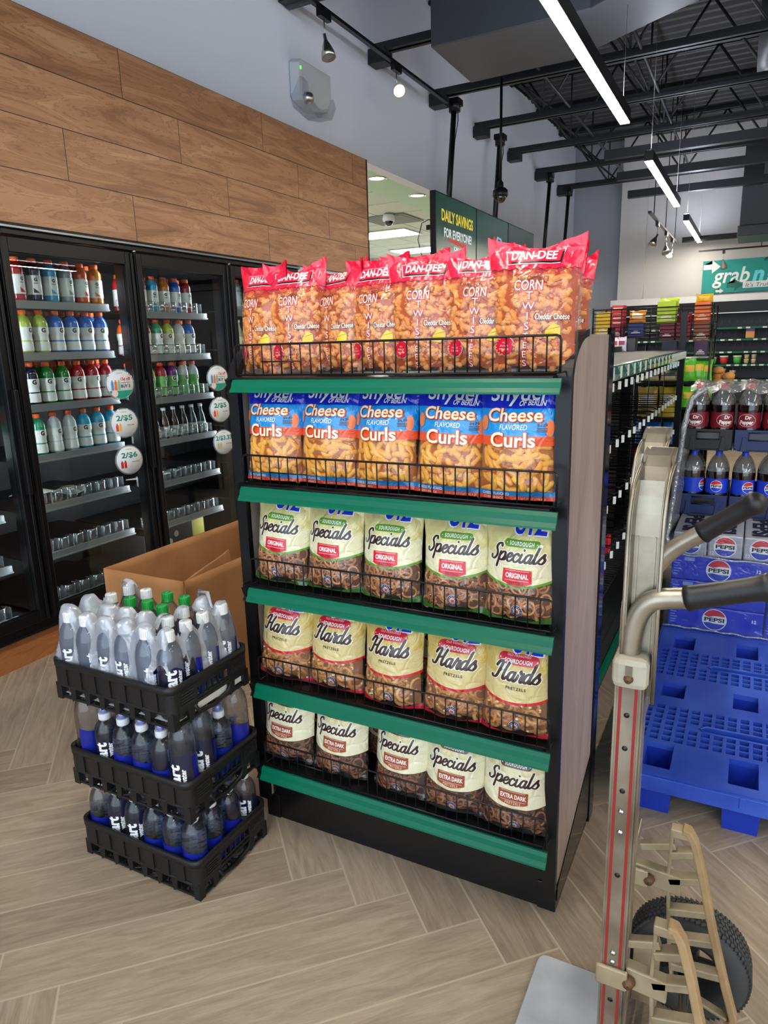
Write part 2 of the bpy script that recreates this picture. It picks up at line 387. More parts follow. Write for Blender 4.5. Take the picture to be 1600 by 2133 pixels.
# floor, walls, ceiling
struct('floor', MB().box(-7.5, 7.0, -3.0, 14.0, -.08, 0), M_floor)
WX = -3.105
wl = MB()
wl.box(WX-.12, WX, -3.0, 5.69, 3.05, 4.86)                   # above the cladding
wl.box(WX-.12, WX, 5.69, 13.5, 3.04, 4.86)
wl.box(WX-.12, WX, -3.0, -.9, 0, 3.05)
wl.box(WX-.12, WX, 10.6, 13.5, 0, 3.04)
wl.box(WX-.12, WX, 4.60, 5.69, 0, 3.05)
wl.box(WX-.12, WX, -.9, 4.60, 2.10, 3.05)
struct('wall_left', wl, M_wall)
struct('wall_back', MB().box(-3.3, -2.25, 13.5, 13.65, 0, 4.9).box(-2.25, -1.83, 13.3, 13.5, 0, 4.9, 1).box(-1.83, 7.0, 13.45, 13.65, 0, 4.9, 1), [M_wall2, M_wallw])
struct('wall_right', MB().box(7.0, 7.12, -3.0, 14.0, 0, 4.9), M_wallw)
struct('trim_1', MB().box(-3.104, -3.09, 13.484, 13.5, 2.99, 3.02).box(-3.09, -2.27, 13.484, 13.5, 2.99, 3.02), M_wall2)
dk = MB()                                                    # corrugated roof deck, flutes along X
y = -3.0; z0 = 4.78; prof = []
while y < 13.9:
    prof += [(y, z0), (y+.06, z0), (y+.085, z0+.055), (y+.155, z0+.055), (y+.18, z0)]; y += .18
vs = []; fs = []
for (yy, zz) in prof: vs += [(-3.3, yy, zz), (7.1, yy, zz)]
for k in range(len(prof)-1): fs.append((2*k, 2*k+1, 2*k+3, 2*k+2))
dk.add(vs, fs); dk.box(-3.3, 7.1, -3.0, 14.0, 4.9, 4.95)
struct('ceiling', dk, M_deck)
tag(MB().box(WX, WX+.018, -.9, 5.69, 2.10, 3.05).build('wood_cladding', M_oak, bevel=0), 'oak plank cladding on the wall above the glass-door coolers', 'wall cladding')
tag(MB().box(WX, WX+.022, 5.69, 5.705, 2.1, 3.05).build('cladding_edge_trim', M_blackm), 'thin black edge strip closing the oak cladding beside the opening', 'trim')

# room behind the opening
M_soffit = mat('pale_green_soffit_paint', (186, 226, 196), .7)  # green light from the menu screens put into the soffit colour
M_tile = mat('ceiling_tile', (205, 222, 210), .8, bump=(120, .1, .002))  # tile white tinted faintly green for the same screen light
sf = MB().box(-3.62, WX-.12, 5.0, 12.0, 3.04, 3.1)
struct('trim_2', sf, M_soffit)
tg = MB()
xs = [-3.62, -4.23, -4.84, -5.45, -6.06, -6.67, -7.28]
for i in range(len(xs)-1):
    for k in range(12):
        y0 = 5.0+.61*k
        tg.box(xs[i+1]+.012, xs[i]-.012, y0+.012, y0+.598, 3.045, 3.055, 0)
tg.box(-7.28, -3.62, 5.0, 12.4, 3.052, 3.1, 1)
struct('trim_3', tg, [M_tile, M_white])
struct('wall_inner', MB().box(-7.3, -3.2, 11.8, 11.9, 0, 3.05).box(-7.4, -7.28, 5.0, 12.0, 0, 3.05).box(-7.3, -3.2, 4.9, 5.0, 0, 3.05), mat('inner_wall_paint', (196, 200, 202), .7))
M_emw = mat('lamp_lens', (255, 252, 246), .5, emit=(255, 250, 240), power=34)
t = thing('troffer_light', 'bright rectangular ceiling panel light in the room past the opening', 'ceiling light', (-4.95, 9.35, 3.04))
MB().box(-.60, .60, -.3, .3, -.01, 0).build('frame', M_white, t); MB().box(-.57, .57, -.24, .24, -.016, -.0102).build('lamp_lens', M_emw, t)
for k, (x, yy) in enumerate(((-3.31, 6.31), (-3.32, 7.24))):
    t = thing('recessed_downlight', ['round recessed downlight in the pale green soffit, nearer the oak cladding', 'round recessed downlight in the pale green soffit, nearer the menu screens'][k], 'ceiling light', (x, yy, 3.04), group='downlights in the green soffit')
    MB().lathe([(.068, -.002), (.085, -.010), (.095, -.008), (.097, 0)], 28).build('trim_ring', M_chrome, t)
    MB().lathe([(0.001, -.003), (.068, -.002)], 28).build('lens', M_emw, t)
for k, (x, yy) in enumerate(((-4.95, 6.9), (-4.95, 11.2), (-6.4, 8.2))):  # out-of-view panel lights added to brighten the soffit and inner room
    t = thing('troffer_light', 'rectangular ceiling panel light of the inner room, out of view, %s one' % ORD[k], 'ceiling light', (x, yy, 3.04))
    MB().box(-.60, .60, -.3, .3, -.01, 0).build('frame', M_white, t); MB().box(-.57, .57, -.24, .24, -.016, -.0102).build('lamp_lens', M_emw, t)
t = thing('air_vent', 'square louvred ceiling vent past the opening, beside the small dome camera', 'vent', (-4.18, 8.35, 3.04))
v = MB(); v.box(-.3, .3, -.3, .3, -.012, 0)
for k in range(14): v.box(-.27, .27, -.27+k*.04, -.25+k*.04, -.02, -.012)
v.build('louvres', mat('vent_grey', (150, 160, 152), .6), t)
def dome_cam(loc, label, dark, stem=0):
    t = thing('security_camera', label, 'security camera', loc)
    mb = M_blackm if dark else M_white
    b = MB().lathe([(.001, .085), (.05, .083), (.072, .06), (.075, .02), (.068, 0), (.001, 0)], 24)
    if stem: b.cyl((0, 0, .08), (0, 0, stem), .014, 10).lathe([(.03, .085), (.03, .13), (.016, .15)], 14)
    b.build('housing', mb, t)
    MB().lathe([(.055*cos(a*pi/16), -.055*sin(a*pi/16)) for a in range(9)], 24).build('dome_window', film('smoked_dome', (60, 62, 66), 0, .12), t)
    MB().lathe([(.001, -.04), (.018, -.036), (.026, -.012), (.026, 0)], 16).build('lens', M_gloss, t)
    return t
dome_cam((-4.05, 8.0, 2.955), 'small white dome security camera below the ceiling past the opening', False)
dome_cam((-2.34, 7.05, 2.88), 'black dome security camera hanging on a thin rod before the white wall', True, 1.05)

# joists with web bars, along X
def joist(y, k, x0=-3.1, x1=7.0, zb=3.93):
    t = thing('roof_joist', 'dark open-web roof joist, %s one counted from the camera end' % ORD[k], 'roof joist', (0, y, 0), group='open-web joists under the roof deck')
    for nm, z in (('bottom_chord', zb), ('top_chord', 4.74)):
        c = MB().box(x0, x1, -.055, -.012, z-.03, z).box(x0, x1, .012, .055, z-.03, z)
        c.box(x0, x1, -.018, -.012, z-.03, z+.045).box(x0, x1, .012, .018, z-.03, z+.045)
        c.build(nm, M_steel, t)
    w = MB(); x = x0+.25; s = 0
    w.tube([(x0+.05, 0, 4.72), (x0+.95, 0, zb)], .014, 6)
    while x < x1-1:
        w.tube([(x, 0, 4.72), (x+.55, 0, zb)], .014, 6).tube([(x+.55, 0, zb), (x+1.1, 0, 4.72)], .014, 6).tube([(x+.55, 0, zb), (x+.55, 0, 4.72)], .010, 6); x += 1.1
    w.build('web_bars', M_steel, t)
    MB().box(-3.1, -2.94, -.07, .07, 3.81, 3.92).build('bearing_seat', M_steel, t)
for k, y in enumerate((2.05, 3.32, 4.60, 5.88, 7.15, 8.40, 9.68, 10.98, 12.3)): joist(y, k)
# bridging and beams further right, in the far part of the store
for k, (y, z) in enumerate(((9.6, 3.70), (10.5, 3.62), (11.45, 3.55))):
    tag(MB().box(-1.85, 6.9, y-.05, y+.05, z-.05, z+.05).build('cross_beam', M_steel), 'dark steel beam across the far end of the store, %s from the camera' % ORD[k], 'beam', 'lower beams at the far end of the store')
br = MB()
for (ya, xa, yb, xb) in ((6.6, -2.0, 12.3, -2.0), (6.6, -1.1, 12.3, -1.1)): br.tube([(xa, ya, 3.95), (xb, yb, 3.95)], .016, 6)
br.tube([(-1.55, 6.6, 4.7), (-1.55, 12.3, 4.7)], .016, 6)
tag(br.build('bridging_rods', M_steel), 'long dark steel rods tying the roof joists together', 'roof bracing')

# ducts
tag(MB().box(-3.1, -2.38, -1.5, 4.68, 3.82, 4.5).box(-3.1, -2.36, 4.60, 4.66, 3.80, 4.5).build('air_duct', M_duct, bevel=.01), 'dark rectangular air duct along the white wall, top left', 'air duct')
tag(MB().prism([(-2.39, 5.5), (-2.39, 6.37), (-1.5, 6.33), (-.67, 5.84), (1.2, 4.9), (1.2, 4.3), (-.6, 5.1), (-1.2, 5.5)], lambda a, b: (a, b, 3.70), lambda a, b: (a, b, 4.55)).build('air_duct', M_duct, bevel=.01), 'large dark duct box crossing the ceiling above the first strip light', 'air duct')
d = MB().cyl((.1, 7.80, 4.1), (6.8, 7.80, 4.1), .26, 28).cyl((-.2, 7.80, 4.1), (.12, 7.80, 4.1), .29, 28)
tag(d.build('round_duct', mat('dark_round_duct', (70, 72, 76), .35)), 'dark round air duct running to the right under the roof deck', 'air duct')
h = thing('heating_unit', 'dark boxy air handling unit hung at the far right of the ceiling', 'air unit', (.2, 12.05, 3.0))
MB().box(-.55, .75, -.45, .45, 0, 1.15).build('casing', M_duct, h, .01)
MB().box(-.57, .77, -.47, .47, -.14, 0).build('plenum', M_duct, h, .01)
MB().box(-.30, -.08, -.47, -.452, .5, .85).cyl((-.19, -.47, .62), (-.19, -.49, .62), .07, 16).build('gauge_panel', mat('gauge_grey', (120, 122, 126), .4), h)

# suspended strip lights
M_up = mat('uplight_lens', (255, 250, 235), .6, emit=(232, 238, 255), power=48)  # upward glow added to the strip lights to brighten the upper wall
def strip_light(x, y0, label, L=2.5, z=3.0, top=(1.72, 1.72)):
    t = thing('linear_pendant_light', label, 'strip light', (x, y0, z), group='suspended strip lights')
    hs = MB().box(-.036, .036, 0, L, .012, .085); hs.box(-.036, -.032, 0, L, 0, .012).box(.032, .036, 0, L, 0, .012); hs.box(-.036, .036, -.003, 0, 0, .085).box(-.036, .036, L, L+.003, 0, .085)
    hs.build('housing', M_blackm, t)
    MB().box(-.031, .031, .004, L-.004, -.004, .012).build('diffuser', M_led, t); MB().box(-.028, .028, .01, L-.01, .0855, .088).build('uplight_lens', M_up, t)
    for yy, tp_ in ((.12, top[0]), (L-.12, top[1])): MB().cyl((0, yy, .085), (0, yy, tp_), .0016, 6).cyl((0, yy, .085), (0, yy, .12), .006, 8).build('suspension_cable', M_chrome, t)
for k, (y0, nm) in enumerate(((-.52, 'strip light out of view above the snack display'), (3.19, 'longest looking bright strip light running out at the top of the picture'), (6.94, 'bright strip light next in line beyond the longest one'), (10.64, 'smallest looking strip light in the line, before the far wall'))):
    strip_light(-.965, y0, nm, top=(1.72, .70 if k == 1 else 1.72))
for k, y0 in enumerate((-2.4, 1.3, 5.0)): strip_light(2.1, y0, 'strip light of the right hand line, %s from the camera end' % ORD[k])
for k, y0 in enumerate((-.5, 3.2, 6.9)): strip_light(5.1, y0, 'strip light of the line farthest right, %s from the camera end' % ORD[k])  # unseen line of strip lights added to put more light on the walls

# track lights on the left wall
def track(p0, p1, label, z, rods=True):
    t = thing('lighting_track', label, 'track rail', (0, 0, 0))
    (x0, y0), (x1, y1) = p0, p1
    MB().obox(((x0+x1)/2, (y0+y1)/2, z), ((x1-x0)/2, (y1-y0)/2, 0), (.018*(1 if y1 != y0 else 0), .018*(0 if y1 != y0 else 1), 0), (0, 0, .012)).build('rail', M_blackm, t)
    for q in ((.12, .5, .88) if rods else ()): MB().cyl((x0+(x1-x0)*q, y0+(y1-y0)*q, z), (x0+(x1-x0)*q, y0+(y1-y0)*q, 4.76), .006, 8).build('hanger_rod', M_blackm, t)
    return t
def spot(loc, aim, label, on):
    t = thing('track_spotlight', label, 'spotlight', loc, group='track spotlights')
    MB().box(-.018, .018, -.07, .07, -.05, 0).build('adapter', M_blackm, t)
    a = Vector(aim).normalized(); st = .16
    MB().tube([(0, 0, -.05), (0, 0, -st)], .004, 8).build('stem', M_chrome, t)
    hd = thing('spot_head', None, None, (0, 0, -st)); hd.parent = t
    q = Vector((0, 0, -1)).rotation_difference(a); hd.rotation_euler = q.to_euler()
    MB().lathe([(.012, .02), (.013, -.02), (.03, -.06), (.047, -.11), (.052, -.145), (.048, -.145), (.043, -.11), (.001, -.09)], 24).build('shade', M_chrome, hd)
    MB().lathe([(.001, -.128), (.044, -.13)], 20).build('lamp', mat('spot_lamp', (255, 250, 235), .5, emit=(255, 238, 200), power=30) if on else mat('spot_glass', (150, 150, 150), .1), hd)
    if on:
        L = bpy.data.lights.new('spot_beam', 'SPOT'); L.energy = SPOT_POWER; L.spot_size = radians(75); L.spot_blend = .6; L.color = (1, .93, .8); L.shadow_soft_size = .03
        o = bpy.data.objects.new('spot_beam', L); COL.objects.link(o); o.parent = hd; o.location = (0, 0, -.15)
track((-2.855, -1.0), (-2.855, 6.95), 'black lighting track running along the white wall, left of the ceiling', 3.78, False)
spot((-2.855, 4.72, 3.77), (.25, -.1, -1), 'brushed metal spotlight pointing down near the emergency light', False)
spot((-2.855, 5.85, 3.77), (.55, -.75, -.55), 'lit spotlight facing the camera on the wall track', True)
track((-1.25, 9.3), (-1.25, 12.6), 'short black lighting track behind the second strip light', 2.95)
for k, y in enumerate((10.1, 11.1, 11.9)): spot((-1.25, y, 2.94), ((-.4, -.5, -1), (.1, -.5, -1), (-.2, -.9, -.7))[k], 'distant spotlight on the short track by the far wall, %s one' % ['nearest', 'middle', 'farthest'][k], k == 2)
spot((-.58, 12.95, 2.83), (.1, .8, -.7), 'distant spotlight just right of the farthest strip light', False)
track((-.95, 12.95), (6.5, 12.95), 'black track across the far wall over the open cooler', 2.84)
tag(MB().box(-1.2, 6.9, 12.80, 12.87, 2.98, 3.06).build('cable_tray', M_steel), 'dark horizontal rail in front of the far wall, above the green sign', 'rail')

# emergency light
e = thing('emergency_light', 'white emergency light unit with clear lamp cover on the white wall', 'emergency light', (-3.10, 4.62, 3.25))
MB().prism([(0, .02), (.02, -.02), (.2, -.06), (.4, -.02), (.45, .06), (.45, .25), (.03, .25), (0, .22)], lambda a, b: (0, a, b), lambda a, b: (.075, a*.96+.01, b*.97)).build('housing', mat('grey_white_plastic', (188, 192, 198), .35), e, .006)
fr_ = MB().prism([(.0, .0), (.03, -.06), (.22, -.10), (.40, -.07), (.46, .02), (.43, .08), (.38, -.0), (.25, -.04), (.1, .0), (.08, .1), (.01, .12)], lambda a, b: (.0, a, b), lambda a, b: (.10, a, b))
fr_.build('lamp_cover', film('clear_lens', (240, 242, 245), .12, .1), e)
MB().lathe([(.001, .125), (.03, .12), (.042, .09), (.04, .07)], 18, axis='x', c=(0, .09, -.0)).build('lamp_head', M_chrome, e)
MB().box(.08, .084, .02, .03, .17, .19).build('status_led', mat('led_green', (80, 230, 60), .5, emit=(90, 240, 70), power=2), e)

# menu screens
M_scr = []
def screen_mat(name, c0, c1, pw=.55):
    m = bpy.data.materials.new(name); nt, b, N, L = nodes(m)
    tc = N('ShaderNodeTexCoord'); sp = N('ShaderNodeSeparateXYZ'); L(tc.outputs['Generated'], sp.inputs[0])
    c = ramp(nt, sp.outputs[2], [(0.0, c1), (.55, c0), (1, c0)])
    b.inputs['Base Color'].default_value = lin((10, 12, 12)); b.inputs['Roughness'].default_value = .25
    L(c, b.inputs['Emission Color']); b.inputs['Emission Strength'].default_value = pw
    return m
def onscreen(t, s, y, z, size, col, bold=.0, fit=None, pw=.8, nm='lettering'):
    v, f = text2d(s, size, bold, 0, 0, fit)
    MB().flat(v, f, lambda a, b: (.0335, y+a, z+b)).build(nm, mat('screen_'+str(col), col, .5, emit=col, power=pw), t)
ys = [6.54, 7.66, 8.78, 9.92]
scr_lab = ['menu screen nearest the oak cladding, reading DAILY SAVINGS FOR EVERYONE', 'middle menu screen showing a red and white figure', 'menu screen on the right reading BUY, mostly behind the red bags']
for k in range(3):
    t = thing('menu_screen', scr_lab[k], 'screen', (-2.84, ys[k], 2.27), group='menu screens hanging under black poles')
    w = ys[k+1]-ys[k]-.01
    MB().box(-.03, .03, 0, w, 0, .65).build('casing', M_black, t, .004)
    MB().box(.03, .0315, .012, w-.012, .012, .638).build('display', screen_mat('display_%d' % k, (24, 74, 60) if k < 2 else (36, 60, 52), (112, 132, 122)), t)
    if k == 0:
        onscreen(t, 'DAILY SAVINGS', .57, .455, .145, (190, 172, 50), .03, .86)
        onscreen(t, 'FOR EVERYONE!', .58, .30, .115, (186, 190, 192), .03, .76)
        onscreen(t, 'SCAN A', .54, .17, .05, (225, 225, 225), .02, .18); onscreen(t, 'SAVINGS', .58, .10, .055, (200, 180, 70), .02, .26)
        v, f = poly2d([(0, 0), (.5, -.03), (.52, .01), (.1, .035)]); MB().flat(v, f, lambda a, b: (.0325, .30+a, .225+b)).build('red_swash', mat('scr_red', (170, 60, 50), .5, emit=(170, 60, 50), power=.6), t)
    if k == 1:
        v, f = poly2d(catmull([(.42, .02), (.5, .2), (.52, .36), (.6, .44), (.68, .36), (.62, .2), (.6, .02)], 4)); MB().flat(v, f, lambda a, b: (.0325, a, b)).build('red_shape', mat('scr_red', (170, 60, 50)), t)
        MB().tube([(.033, .64, .3), (.033, .7, .43), (.033, .82, .42), (.033, .9, .3), (.033, .92, .15)], .012, 6).build('white_arc', mat('scr_pale', (170, 190, 210), .5, emit=(150, 170, 190), power=.5), t)
    if k == 2:
        onscreen(t, 'BUY', .2, .3, .13, (150, 180, 215), .03, .3); onscreen(t, 'SAVE', .2, .16, .1, (190, 165, 80), .03, .3)
    MB().box(-.05, -.03, .3, .8, .2, .5).box(-.075, -.05, w/2-.03, w/2+.03, .15, .62).build('wall_bracket', M_blackm, t)
t = MB().tube([(-2.875, 6.62, 2.66), (-2.875, 6.52, 2.66), (-2.86, 6.33, 2.6), (-2.87, 6.26, 2.45), (-2.86, 6.33, 2.3), (-2.86, 6.45, 2.2), (-2.86, 6.40, 2.12), (-2.86, 6.33, 2.12), (-2.86, 6.47, 2.25)], .004, 6)
tag(t.build('power_cable', M_black), 'thin black cable looping at the left edge of the first menu screen', 'cable')
tag(MB().box(-2.945, -2.905, 6.62, 12.15, 2.585, 2.63).build('mounting_rail', M_blackm), 'black rail behind the menu screens joining the bottoms of the poles', 'rail')
for k, (y, x) in enumerate(((7.40, -2.93), (8.86, -2.93), (11.15, -2.93), (12.35, -2.93))):
    p = MB().cyl((x, y-.06 if k < 2 else y, 3.92), (x, y-.3, 2.62), .028, 12).cyl((x, y-.06 if k < 2 else y, 3.80), (x, y-.06 if k < 2 else y, 3.92), .06, 14).box(x-.06, x+.06, y-.12, y+.02, 3.86, 3.92)
    if k < 2: p.tube([(x+.03, y-.05, 3.9), (x+.06, y-.12, 3.7), (x+.035, y-.15, 3.5), (x+.03, y-.25, 2.9)], .005, 6)
    tag(p.build('support_pole', M_blackm), ['black pole hanging from the roof over the first menu screen', 'black pole beside the hanging dome camera', 'black pole third along, above the tallest red bag', 'black pole farthest along the white wall'][k], 'pole', 'poles holding the menu screens')

# green sign on the far wall
sg = thing('wall_sign', 'teal wall sign reading grab n go with white arrows', 'sign', (-.90, 13.41, 2.20))
MB().box(0, 2.4, -.02, .02, 0, .52).build('sign_board', mat('teal_sign', (18, 146, 138), .5), sg)
def sgt(s, x, z, size, col, bold=0, shear=0, fit=None, dy=-.022):
    v, f = text2d(s, size, bold, shear, 0, fit, 'LEFT'); MB().flat(v, f, lambda a, b: (x+a, dy, z+b)).build('lettering', mat('sign_'+str(col), col, .5), sg)
sgt('grab', .17, .28, .34, (240, 244, 244), .015, .2, .55); sgt('n', .745, .28, .34, (110, 224, 240), .04, .2, .17); sgt('go', .945, .28, .34, (240, 244, 244), .015, .2, .32)
MB().box(.62, 1.5, -.024, -.0205, .06, .16).build('tagline_plate', mat('sign_white', (235, 238, 238), .5), sg)
sgt("It's Truly Delicious", .65, .105, .085, (90, 96, 98), 0, .2, .8, -.0255)
def arrow(x, z, s, col):
    P_ = [(0, -.15), (.5, -.15), (.5, -.4), (1, 0), (.5, .4), (.5, .15), (0, .15)]
    v, f = poly2d([(a*s, b*s) for a, b in P_]); MB().flat(v, f, lambda a, b: (x+a, -.0225, z+b)).build('arrow', mat('sign_'+str(col), col, .5), sg)
arrow(.01, .42, .26, (240, 244, 244)); arrow(.38, .11, .24, (20, 104, 92)); arrow(.22, .03, .12, (240, 244, 244)); arrow(.9, .48, .12, (20, 104, 92)); arrow(1.2, .46, .12, (20, 104, 92)); arrow(1.5, .45, .12, (240, 244, 244))
# ================================================================ SNACK DISPLAY (end of the aisle)
EX0, EX1, EY0, EY1 = -1.308, -.355, 1.56, 2.0
ec = thing('end_display_shelf', 'tall end-of-aisle shelf unit with greige side panels and green price strips', 'shelf', (0, 0, 0))
def side_panel(x0, x1, flip):
    r = .10; H = 1.525
    def outline(ins):
        o = [(EY0+ins, .085), (EY1, .085)]
        o += [(EY1, H-ins), (EY0+r+.07, H-ins)]
        for k in range(1, 8):
            a = pi/2+k*pi/2/8; o.append((EY0+ins+(r+.07-ins)*(1+cos(a)), H-ins-(r-ins)*(1-sin(a)) if True else 0))
        o.append((EY0+ins, H-r-.02)); return o
    MB().prism(outline(.012), lambda a, b: (x0, a, b), lambda a, b: (x1, a, b)).build('side_panel', M_greige, ec)
    # black edge band, front and rounded top
    band = [(EY0, .085)]+[(EY0, 1.40)]
    for k in range(0, 11):
        a = pi-k*pi/2/10; band.append((EY0+.17*(1+cos(a)), 1.525-.12*(1-sin(a))))
    w = MB(); n = len(band); inn = []
    for i, (a, b) in enumerate(band):
        if i < 2: inn.append((a+.02, b))
        else:
            k = i-2; an = pi-k*pi/2/10; inn.append((EY0+.02+.15*(1+cos(an)), 1.508-.105*(1-sin(an))))
    vs = []; fs = []
    xa, xb = x0-.004, x1+.004
    for (p, q) in zip(band, inn): vs += [(xa, p[0], p[1]), (xb, p[0], p[1]), (xb, q[0], q[1]), (xa, q[0], q[1])]
    for i in range(n-1):
        for k in range(4): fs.append((4*i+k, 4*i+(k+1) % 4, 4*i+4+(k+1) % 4, 4*i+4+k))
    fs += [(0, 3, 2, 1), (4*n-4, 4*n-3, 4*n-2, 4*n-1)]
    w.add(vs, fs); w.build('edge_band', M_blackm, ec)
side_panel(EX0, EX0+.026, 0); side_panel(EX1-.026, EX1, 1)
MB().prism([(1.60, .03), (EY1, .03), (EY1, .245), (1.60, .075)], lambda a, b: (EX1+.0005, a, b), lambda a, b: (EX1+.003, a, b)).build('lower_side_plate', M_gloss, ec)  # black wedge standing for a dark reflection low on the side panel
MB().box(EX0+.026, EX1-.026, EY1-.03, EY1-.005, .08, 1.47).build('back_panel', M_blackm, ec)
MB().box(EX0+.004, EX1-.004, EY0+.035, EY1+.02, 0, .2).box(EX0, EX0+.05, EY0+.03, EY1, 0, .085).box(EX1-.05, EX1, EY0+.03, EY1, 0, .085).build('kick_base', mat('black_kick', (16, 16, 18), .25), ec, .002)
MB().box(EX1-.004, EX1+.006, EY1, EY1+.06, 0, 1.53).box(EX0-.006, EX0+.004, EY1, EY1+.06, 0, 1.53).box(EX0, EX1, EY1, EY1+.055, 0, 1.50).build('rear_frame', M_gloss, ec)
SHELF_Z = [1.430, 1.135, .835, .530, .250]
for i, z in enumerate(SHELF_Z):
    s = MB().box(EX0+.028, EX1-.028, 1.52, EY1-.032, z-.028, z-.004).build('shelf', M_blackm, ec)
    x0, x1 = -1.252, -.362
    # slanted green price channel with a curled lower lip
    zt = z-.008; pr = [(1.512, zt), (1.506, zt-.008), (1.503, zt-.02), (1.495, zt-.029), (1.494, zt-.033), (1.498, zt-.034), (1.507, zt-.026), (1.512, zt-.018), (1.518, zt)]
    if i > 0: pr = [(a, zt-(zt-b)*1.12) for a, b in pr]
    MB().prism(pr, lambda a, b: (x0, a, b), lambda a, b: (x1, a, b)).build('price_channel', M_green, ec)
    MB().prism([(1.498, zt+.002), (1.530, zt+.002), (1.530, zt-.036), (1.500, zt-.038), (1.508, zt-.026)], lambda a, b: (x0-.016, a, b), lambda a, b: (x0, a, b)).build('channel_end', M_black, ec)
    # wire basket front
    b = MB(); yb, zb, zt2 = 1.515, z+.004, z+.082; bx0, bx1 = -1.240, -.366; rr = .010
    loop = [(bx0, zb), (bx0, zt2-rr), (bx0+.003, zt2-.003), (bx0+rr, zt2), (bx1-rr, zt2), (bx1-.003, zt2-.003), (bx1, zt2-rr), (bx1, zb)]
    b.tube([(a, yb, c) for a, c in loop], .0028, 6); b.tube([(bx0, yb, zb), (bx1, yb, zb)], .0024, 6)
    n = 29
    for k in range(1, n): b.tube([(bx0+(bx1-bx0)*k/n, yb, zb), (bx0+(bx1-bx0)*k/n, yb, zt2)], .0019, 5)
    b.tube([(bx0, yb, zb), (bx0, 1.60, zb)], .002, 5).tube([(bx1, yb, zb), (bx1, 1.60, zb)], .002, 5)
    b.tube([(bx0+.09, yb-.003, zb+.034), (bx0+.21, yb-.003, zb+.034)], .0019, 5)
    b.build('wire_basket_front', M_blackm, ec)

# ---------------------------------------------------------------- snack bags
def bag_material(name, cols, alphas, k, weave=None, tone=None):
    """cols, alphas: [(threshold on s, value)], s = v - k*(1-u*u) bends the printed edges"""
    m = bpy.data.materials.new(name); m.use_nodes = True; nt = m.node_tree; nt.nodes.clear(); N = nt.nodes.new; L = nt.links.new
    uv = N('ShaderNodeUVMap'); sp = N('ShaderNodeSeparateXYZ'); L(uv.outputs[0], sp.inputs[0])
    u, v = sp.outputs[0], sp.outputs[1]
    s = mth(nt, 'ADD', v, mth(nt, 'MULTIPLY', mth(nt, 'SUBTRACT', 1.0, mth(nt, 'MULTIPLY', u, u)), k))
    c = ramp(nt, s, cols, 'CONSTANT'); a = ramp(nt, s, alphas, 'CONSTANT')
    if weave:
        w = N('ShaderNodeTexNoise'); w.inputs['Scale'].default_value = 1; w.inputs['Detail'].default_value = 2
        cb = N('ShaderNodeCombineXYZ'); L(mth(nt, 'MULTIPLY', u, 60), cb.inputs[0]); L(mth(nt, 'MULTIPLY', v, 14), cb.inputs[1]); L(cb.outputs[0], w.inputs['Vector'])
        c = mixc(nt, mth(nt, 'MULTIPLY', mth(nt, 'GREATER_THAN', w.outputs['Fac'], .55), .10), c, lin(weave))
    pr = N('ShaderNodeBsdfPrincipled'); L(c, pr.inputs['Base Color']); pr.inputs['Roughness'].default_value = .34; pr.inputs['Coat Weight'].default_value = .7; pr.inputs['Coat Roughness'].default_value = .08
    pr.inputs['Emission Strength'].default_value = 0
    tr = N('ShaderNodeBsdfTransparent'); gl = N('ShaderNodeBsdfGlossy'); gl.inputs['Roughness'].default_value = .07
    df = N('ShaderNodeBsdfDiffuse'); df.inputs[0].default_value = lin((235, 232, 228))
    mh = N('ShaderNodeMixShader'); mh.inputs[0].default_value = .025; L(tr.outputs[0], mh.inputs[1]); L(df.outputs[0], mh.inputs[2])
    fr = N('ShaderNodeLayerWeight'); fr.inputs['Blend'].default_value = .5
    fac = mth(nt, 'MULTIPLY_ADD', mth(nt, 'POWER', fr.outputs['Facing'], 5.0), .9, .075)
    mg = N('ShaderNodeMixShader'); L(fac, mg.inputs[0]); L(mh.outputs[0], mg.inputs[1]); L(gl.outputs[0], mg.inputs[2])
    mx = N('ShaderNodeMixShader'); L(a, mx.inputs[0]); L(mg.outputs[0], mx.inputs[1]); L(pr.outputs[0], mx.inputs[2])
    out = N('ShaderNodeOutputMaterial'); L(mx.outputs[0], out.inputs[0])
    tc = N('ShaderNodeTexCoord'); n1 = N('ShaderNodeTexNoise'); n1.inputs['Scale'].default_value = 16; n1.inputs['Detail'].default_value = 3; n1.inputs['Distortion'].default_value = 2.2
    L(tc.outputs['Object'], n1.inputs['Vector'])
    v1 = N('ShaderNodeTexVoronoi'); v1.feature = 'DISTANCE_TO_EDGE'; v1.inputs['Scale'].default_value = 17
    nn = N('ShaderNodeTexNoise'); nn.inputs['Scale'].default_value = 9; L(tc.outputs['Object'], nn.inputs['Vector'])
    L(mixc(nt, .08, tc.outputs['Object'], nn.outputs['Color']), v1.inputs['Vector'])
    h = mth(nt, 'ADD', mth(nt, 'MULTIPLY', n1.outputs['Fac'], .8), mth(nt, 'MULTIPLY', mth(nt, 'MINIMUM', v1.outputs['Distance'], .14), 1.6))
    bp = N('ShaderNodeBump'); bp.inputs['Strength'].default_value = .9; bp.inputs['Distance'].default_value = .008; L(h, bp.inputs['Height'])
    for t_, i_ in ((pr, 'Normal'), (gl, 'Normal'), (fr, 'Normal'), (pr, 'Coat Normal')): L(bp.outputs['Normal'], t_.inputs[i_])
    return m
def ssm(a, b, x): t = max(0, min(1, (x-a)/(b-a))); return t*t*(3-2*t)
